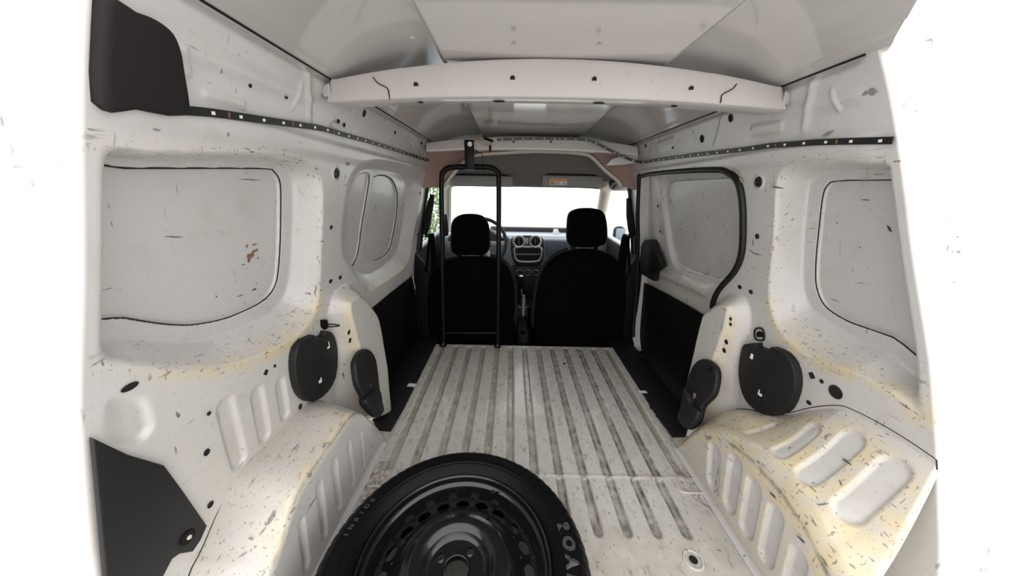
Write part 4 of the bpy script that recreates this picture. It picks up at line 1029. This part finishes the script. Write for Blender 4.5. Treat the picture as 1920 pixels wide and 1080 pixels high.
# steering wheel
SPK = mat('spoke_silver', (.45, .44, .42), .4)
sc_ = np.array([-.335, 2.42, .575]); tl = Matrix.Rotation(math.radians(-24), 3, 'X')
sg = thing('steering_wheel', 'dark steering wheel with silver spokes left of the centre stack', 'steering wheel', tuple(sc_))
def sp(x, z, d=0): return np.array(tl @ Vector((x, d, z)))+sc_
tube('rim', [sp(.195*math.cos(a), .195*math.sin(a)) for a in np.linspace(0, 2*math.pi, 49)[:-1]], .014, BLK, sg, 10, True)
slab('hub', [sp(.075*math.cos(a), .065*math.sin(a), .03) for a in np.linspace(0, 2*math.pi, 25)[:-1]], tuple(tl @ Vector((0, -1, 0))), .03, BLK2, sg, .01)
for a in (0, math.pi, math.radians(-55), math.radians(-125)):
    tube('spoke', [sp(.06*math.cos(a), .06*math.sin(a), .015), sp(.19*math.cos(a), .19*math.sin(a), 0)], .014, SPK, sg, 8, flat=(.006, .018, (0, 1, 0)))
tube('column', [sp(0, 0, .03), sp(0, 0, .10)], .035, BLK2, sg, 12)
tube('stalk', [sp(.03, .02, .06), sp(.17, .05, .06), sp(.2, .05, .05)], .008, BLK2, sg, 8)
# console, gear lever, handbrake
cs = thing('centre_console', 'low black centre console between the seats', 'console', (0, 2.25, -.16))
rbox('tunnel', (.0, 2.28, -.08), (.095, .74, .17), BLK2, cs, .03, 3)
rbox('tray', (.0, 2.36, .02), (.09, .22, .06), BLK, cs, .012)
gl_ = thing('gear_lever', 'black gear lever with chrome-topped knob and gaiter', 'gear lever', tuple(hit(980, 572, 1, 2.3)))
kb = hit(977, 528, 1, 2.3)
lathe('knob', [(0, .050), (.012, .048), (.021, .038), (.024, .015), (.021, -.02), (.017, -.045), (.012, -.055)], BLK2, gl_, kb, 20)
lathe('knob_cap', [(0, .053), (.010, .051), (.017, .043)], CHROME, gl_, kb, 16)
tube('stick', [kb+np.array([0, 0, -.05]), hit(979, 556, 1, 2.3)], .008, CHROME, gl_, 8)
b0 = hit(980, 553, 1, 2.3); b1 = hit(981, 574, 1, 2.3)
lathe('gaiter', [(.012, b0[2]-b1[2]), (.022, .06), (.024, .052), (.028, .03), (.030, .024), (.036, .0)], DASHD, gl_, b1, 20)
lathe('gaiter_ring', [(.036, .004), (.039, .006), (.042, .0)], SILV, gl_, b1, 24)
hb = thing('handbrake', 'grey handbrake lever raised between the seats', 'handbrake', tuple(hit(981, 632, 1, 2.02)))
H0 = hit(981, 618, 1, 2.02); H1 = hit(981, 592, 1, 2.06); H2 = hit(982, 556, 1, 2.10)
tube('lever', [H0, H1], .009, BLK2, hb, 8); tube('grip', smooth_open([H1, (H1+H2)/2, H2], 4), [.010, .012, .013, .013, .014, .014, .013, .013, .010], mat('grip_grey', (.12, .12, .12), .35), hb, 12)
lathe('button', [(0, .012), (.006, .011), (.007, 0)], CHROME, hb, H2, 12)
rbox('bracket', (H0[0], 2.02, max(H0[2]-.01, .026)), (.04, .05, .03), BLK2, hb, .008)
for px, py, lab in ((967, 594, 'black belt buckle upright beside the driver seat edge'), (999, 592, 'black belt buckle upright beside the passenger seat edge')):
    q = hit(px, py, 1, 2.01); t = thing('belt_buckle', lab, 'buckle', (q[0], q[1], q[2]-.09), 'belt buckles'); rbox('body', q, (.026, .022, .07), BLK, t, .008); rbox('stalk', q+np.array([0, .004, -.06]), (.018, .010, .08), BLK2, t, .004)
# exterior mirror on the passenger side
mp = hit(1160, 441, 0, .93)
mr = thing('door_mirror', 'dark exterior door mirror outside the passenger window', 'mirror', tuple(mp))
rbox('housing', mp, (.11, .10, .17), BLK2, mr, .045, 4); rbox('mirror_glass', mp+np.array([0, -.050, 0]), (.09, .006, .14), mat('mirror_pane', (.20, .25, .32), .25), mr, .03)
tube('arm', [mp+np.array([-.06, .02, -.04]), mp+np.array([-.2, .02, -.05])], .02, BLK2, mr, 8)

# ------------------------------------------------------------------ shrub outside the driver's window
sh = thing('shrub', 'green leafy shrub outside, glimpsed through the driver door window', 'shrub', (-2.1, 7.0, -.56))
rng = np.random.RandomState(3); V = []; F = []
for k in range(1500):
    c = rng.normal(size=3); c = c/np.linalg.norm(c)*rng.uniform(.5, 1)**.5*np.array([.55, .5, .85])+np.array([-2.1, 7.0, .55])
    a = rng.normal(size=3); a /= np.linalg.norm(a); b = np.cross(a, rng.normal(size=3)); b /= np.linalg.norm(b); i = len(V)
    V += [c-a*.05, c+b*.022, c+a*.05, c-b*.022]; F.append((i, i+1, i+2, i+3))
fo_ = M('foliage', V, F, mat('leaf_green', (.10, .19, .06), .6), sh, False); fo_['kind'] = 'stuff'
for k in range(4): tube('stem', [(-2.1+.05*k, 7, -.56), (-2.15+.12*k, 7+.05*k, .3)], .02, mat('bark', (.10, .07, .05), .9), sh, 6)

# ------------------------------------------------------------------ flaked paint, glue and seams on the walls
RUSTF = mat('rust_flake', (.20, .10, .06), .8); PRIM = mat('grey_primer', (.22, .215, .205), .7); DARKS = mat('dark_scuff', (.06, .05, .045), .8); GLUE = mat('tan_glue', (.42, .30, .17), .7)
def on_arch(s):
    P = ARCHP[s]; Q = P.reshape(-1, 3)
    def f(px, py):
        d = ray(px, py); d = d/np.linalg.norm(d); q = Q-CAM; c = np.linalg.norm(np.cross(q, d), axis=-1); k = np.argsort(c)[:3]; w_ = 1/(c[k]+1e-5)
        b = (Q[k]*w_[:, None]).sum(0)/w_.sum(); return CAM+d*np.dot(b-CAM, d)
    return f
def flake(name, fn, cx, cy, rx, ry, rot, mt, parent, seed, lift=.0012, n=11):
    rg = np.random.RandomState(seed); ca, sa = math.cos(rot), math.sin(rot); P = []
    for k in range(n):
        a = 2*math.pi*k/n; q = 1+rg.uniform(-.45, .45); u, v = rx*q*math.cos(a), ry*q*math.sin(a)
        P.append(fn(cx+u*ca-v*sa, cy+u*sa+v*ca))
    P = np.array(P); c = P.mean(0); d = CAM-c; d /= np.linalg.norm(d); P = P+d*lift
    return M(name, np.vstack([P, (c+d*lift)[None]]), [(k, (k+1) % n, n) for k in range(n)], mt, parent, False)
fl_ = lambda px, py: wh(px, py, QD+.0105)
for i, (x, y, rx, ry, a) in enumerate(((470, 480, 7, 4, -.6), (476, 472, 5, 2.5, -.5), (467, 488, 3, 5, .1), (482, 468, 2, 3, .3), (463, 461, 1.5, 3, 0), (478, 458, 5, 1.2, -.4), (484, 484, 2, 1.5, 0), (457, 496, 3, 1, -.2))):
    flake('rust_flake', fl_, x, y, rx, ry, a, RUSTF, WALL[-1], i)
for i, (x, y, rx, ry, a) in enumerate(((325, 444, 17, .8, .03), (477, 543, 6, 1.5, -.6), (406, 556, 3, .8, .8), (467, 337, 20, .7, .04))):
    flake('scratch', fl_, x, y, rx, ry, a, DARKS, WALL[-1], 20+i)
fr_ = lambda px, py: wh(px, py, QD+.0105)
for i, (x, y, rx, ry, a) in enumerate(((1623, 375, 9, .8, .05), (1668, 430, 3, 7, -.5), (1569, 418, 2, 1, 0), (1612, 464, 1, 2, 0))):
    flake('scratch', fr_, x, y, rx, ry, a, DARKS, WALL[1], 40+i)
w0 = lambda px, py: wh(px, py, -.002)
for i, (x, y, rx, ry, a) in enumerate(((1460, 352, 12, 1.2, .15), (1635, 172, 10, 7, 0), (1620, 176, 3, 6, .8), (1552, 250, 10, 3, -.5))):
    flake('scuff', w0, x, y, rx, ry, a, PRIM if i else DARKS, WALL[1], 50+i)
for i, (x, y, rx, ry, a) in enumerate(((294, 243, 8, 2.5, .3), (292, 230, 2, 6, 0), (420, 231, 12, 2, .4), (512, 247, 4, 5, 0), (505, 240, 3, 1, .3))):
    flake('scuff', w0, x, y, rx, ry, a, PRIM, WALL[-1], 60+i)
aL = on_arch(-1); aR = on_arch(1)
for i, (x, y, rx, ry, a) in enumerate(((507, 972, 9, 4, -.9), (500, 982, 6, 2, -.4), (493, 995, 9, 1, -.9), (513, 962, 3, 5, .4), (640, 792, 7, 2, -.7), (608, 836, 6, 2, -.9), (582, 890, 7, 3, -1.0), (470, 1010, 4, 2, .2), (455, 1040, 8, 1.2, -.5))):
    flake('bare_patch', aL, x, y, rx, ry, a, PRIM, WALL[-1], 80+i, .0035)
for i, (x, y, rx, ry, a) in enumerate(((1327, 821, 6, 3.5, .3), (1588, 866, 10, 2, .6), (1576, 905, 6, 1.2, 1.2), (1545, 945, 12, 1, -.1), (1512, 982, 3, 3, 0), (1480, 840, 4, 1, -.5), (1450, 930, 8, 1.2, .8), (1500, 1010, 12, 1.5, .8))):
    flake('bare_patch', aR, x, y, rx, ry, a, PRIM if i in (0, 4) else DARKS, WALL[1], 100+i, .0035)
flake('glue', lambda px, py: wh(px, py, -.004), 1380, 322, 9, 2.5, .75, GLUE, WALL[1], 130); flake('glue', lambda px, py: wh(px, py, -.004), 1389, 336, 6, 2.5, 1.2, GLUE, WALL[1], 131)
for pts in (((1353, 210), (1346, 240), (1336, 275)), ((1224, 258), (1219, 280), (1217, 302)), ((783, 252), (788, 275), (787, 300))):
    tube('panel_seam', [wh(x, y, -.001) for x, y in pts], .0011, PRIM, WALL[-1 if pts[0][0] < 954 else 1], 5)
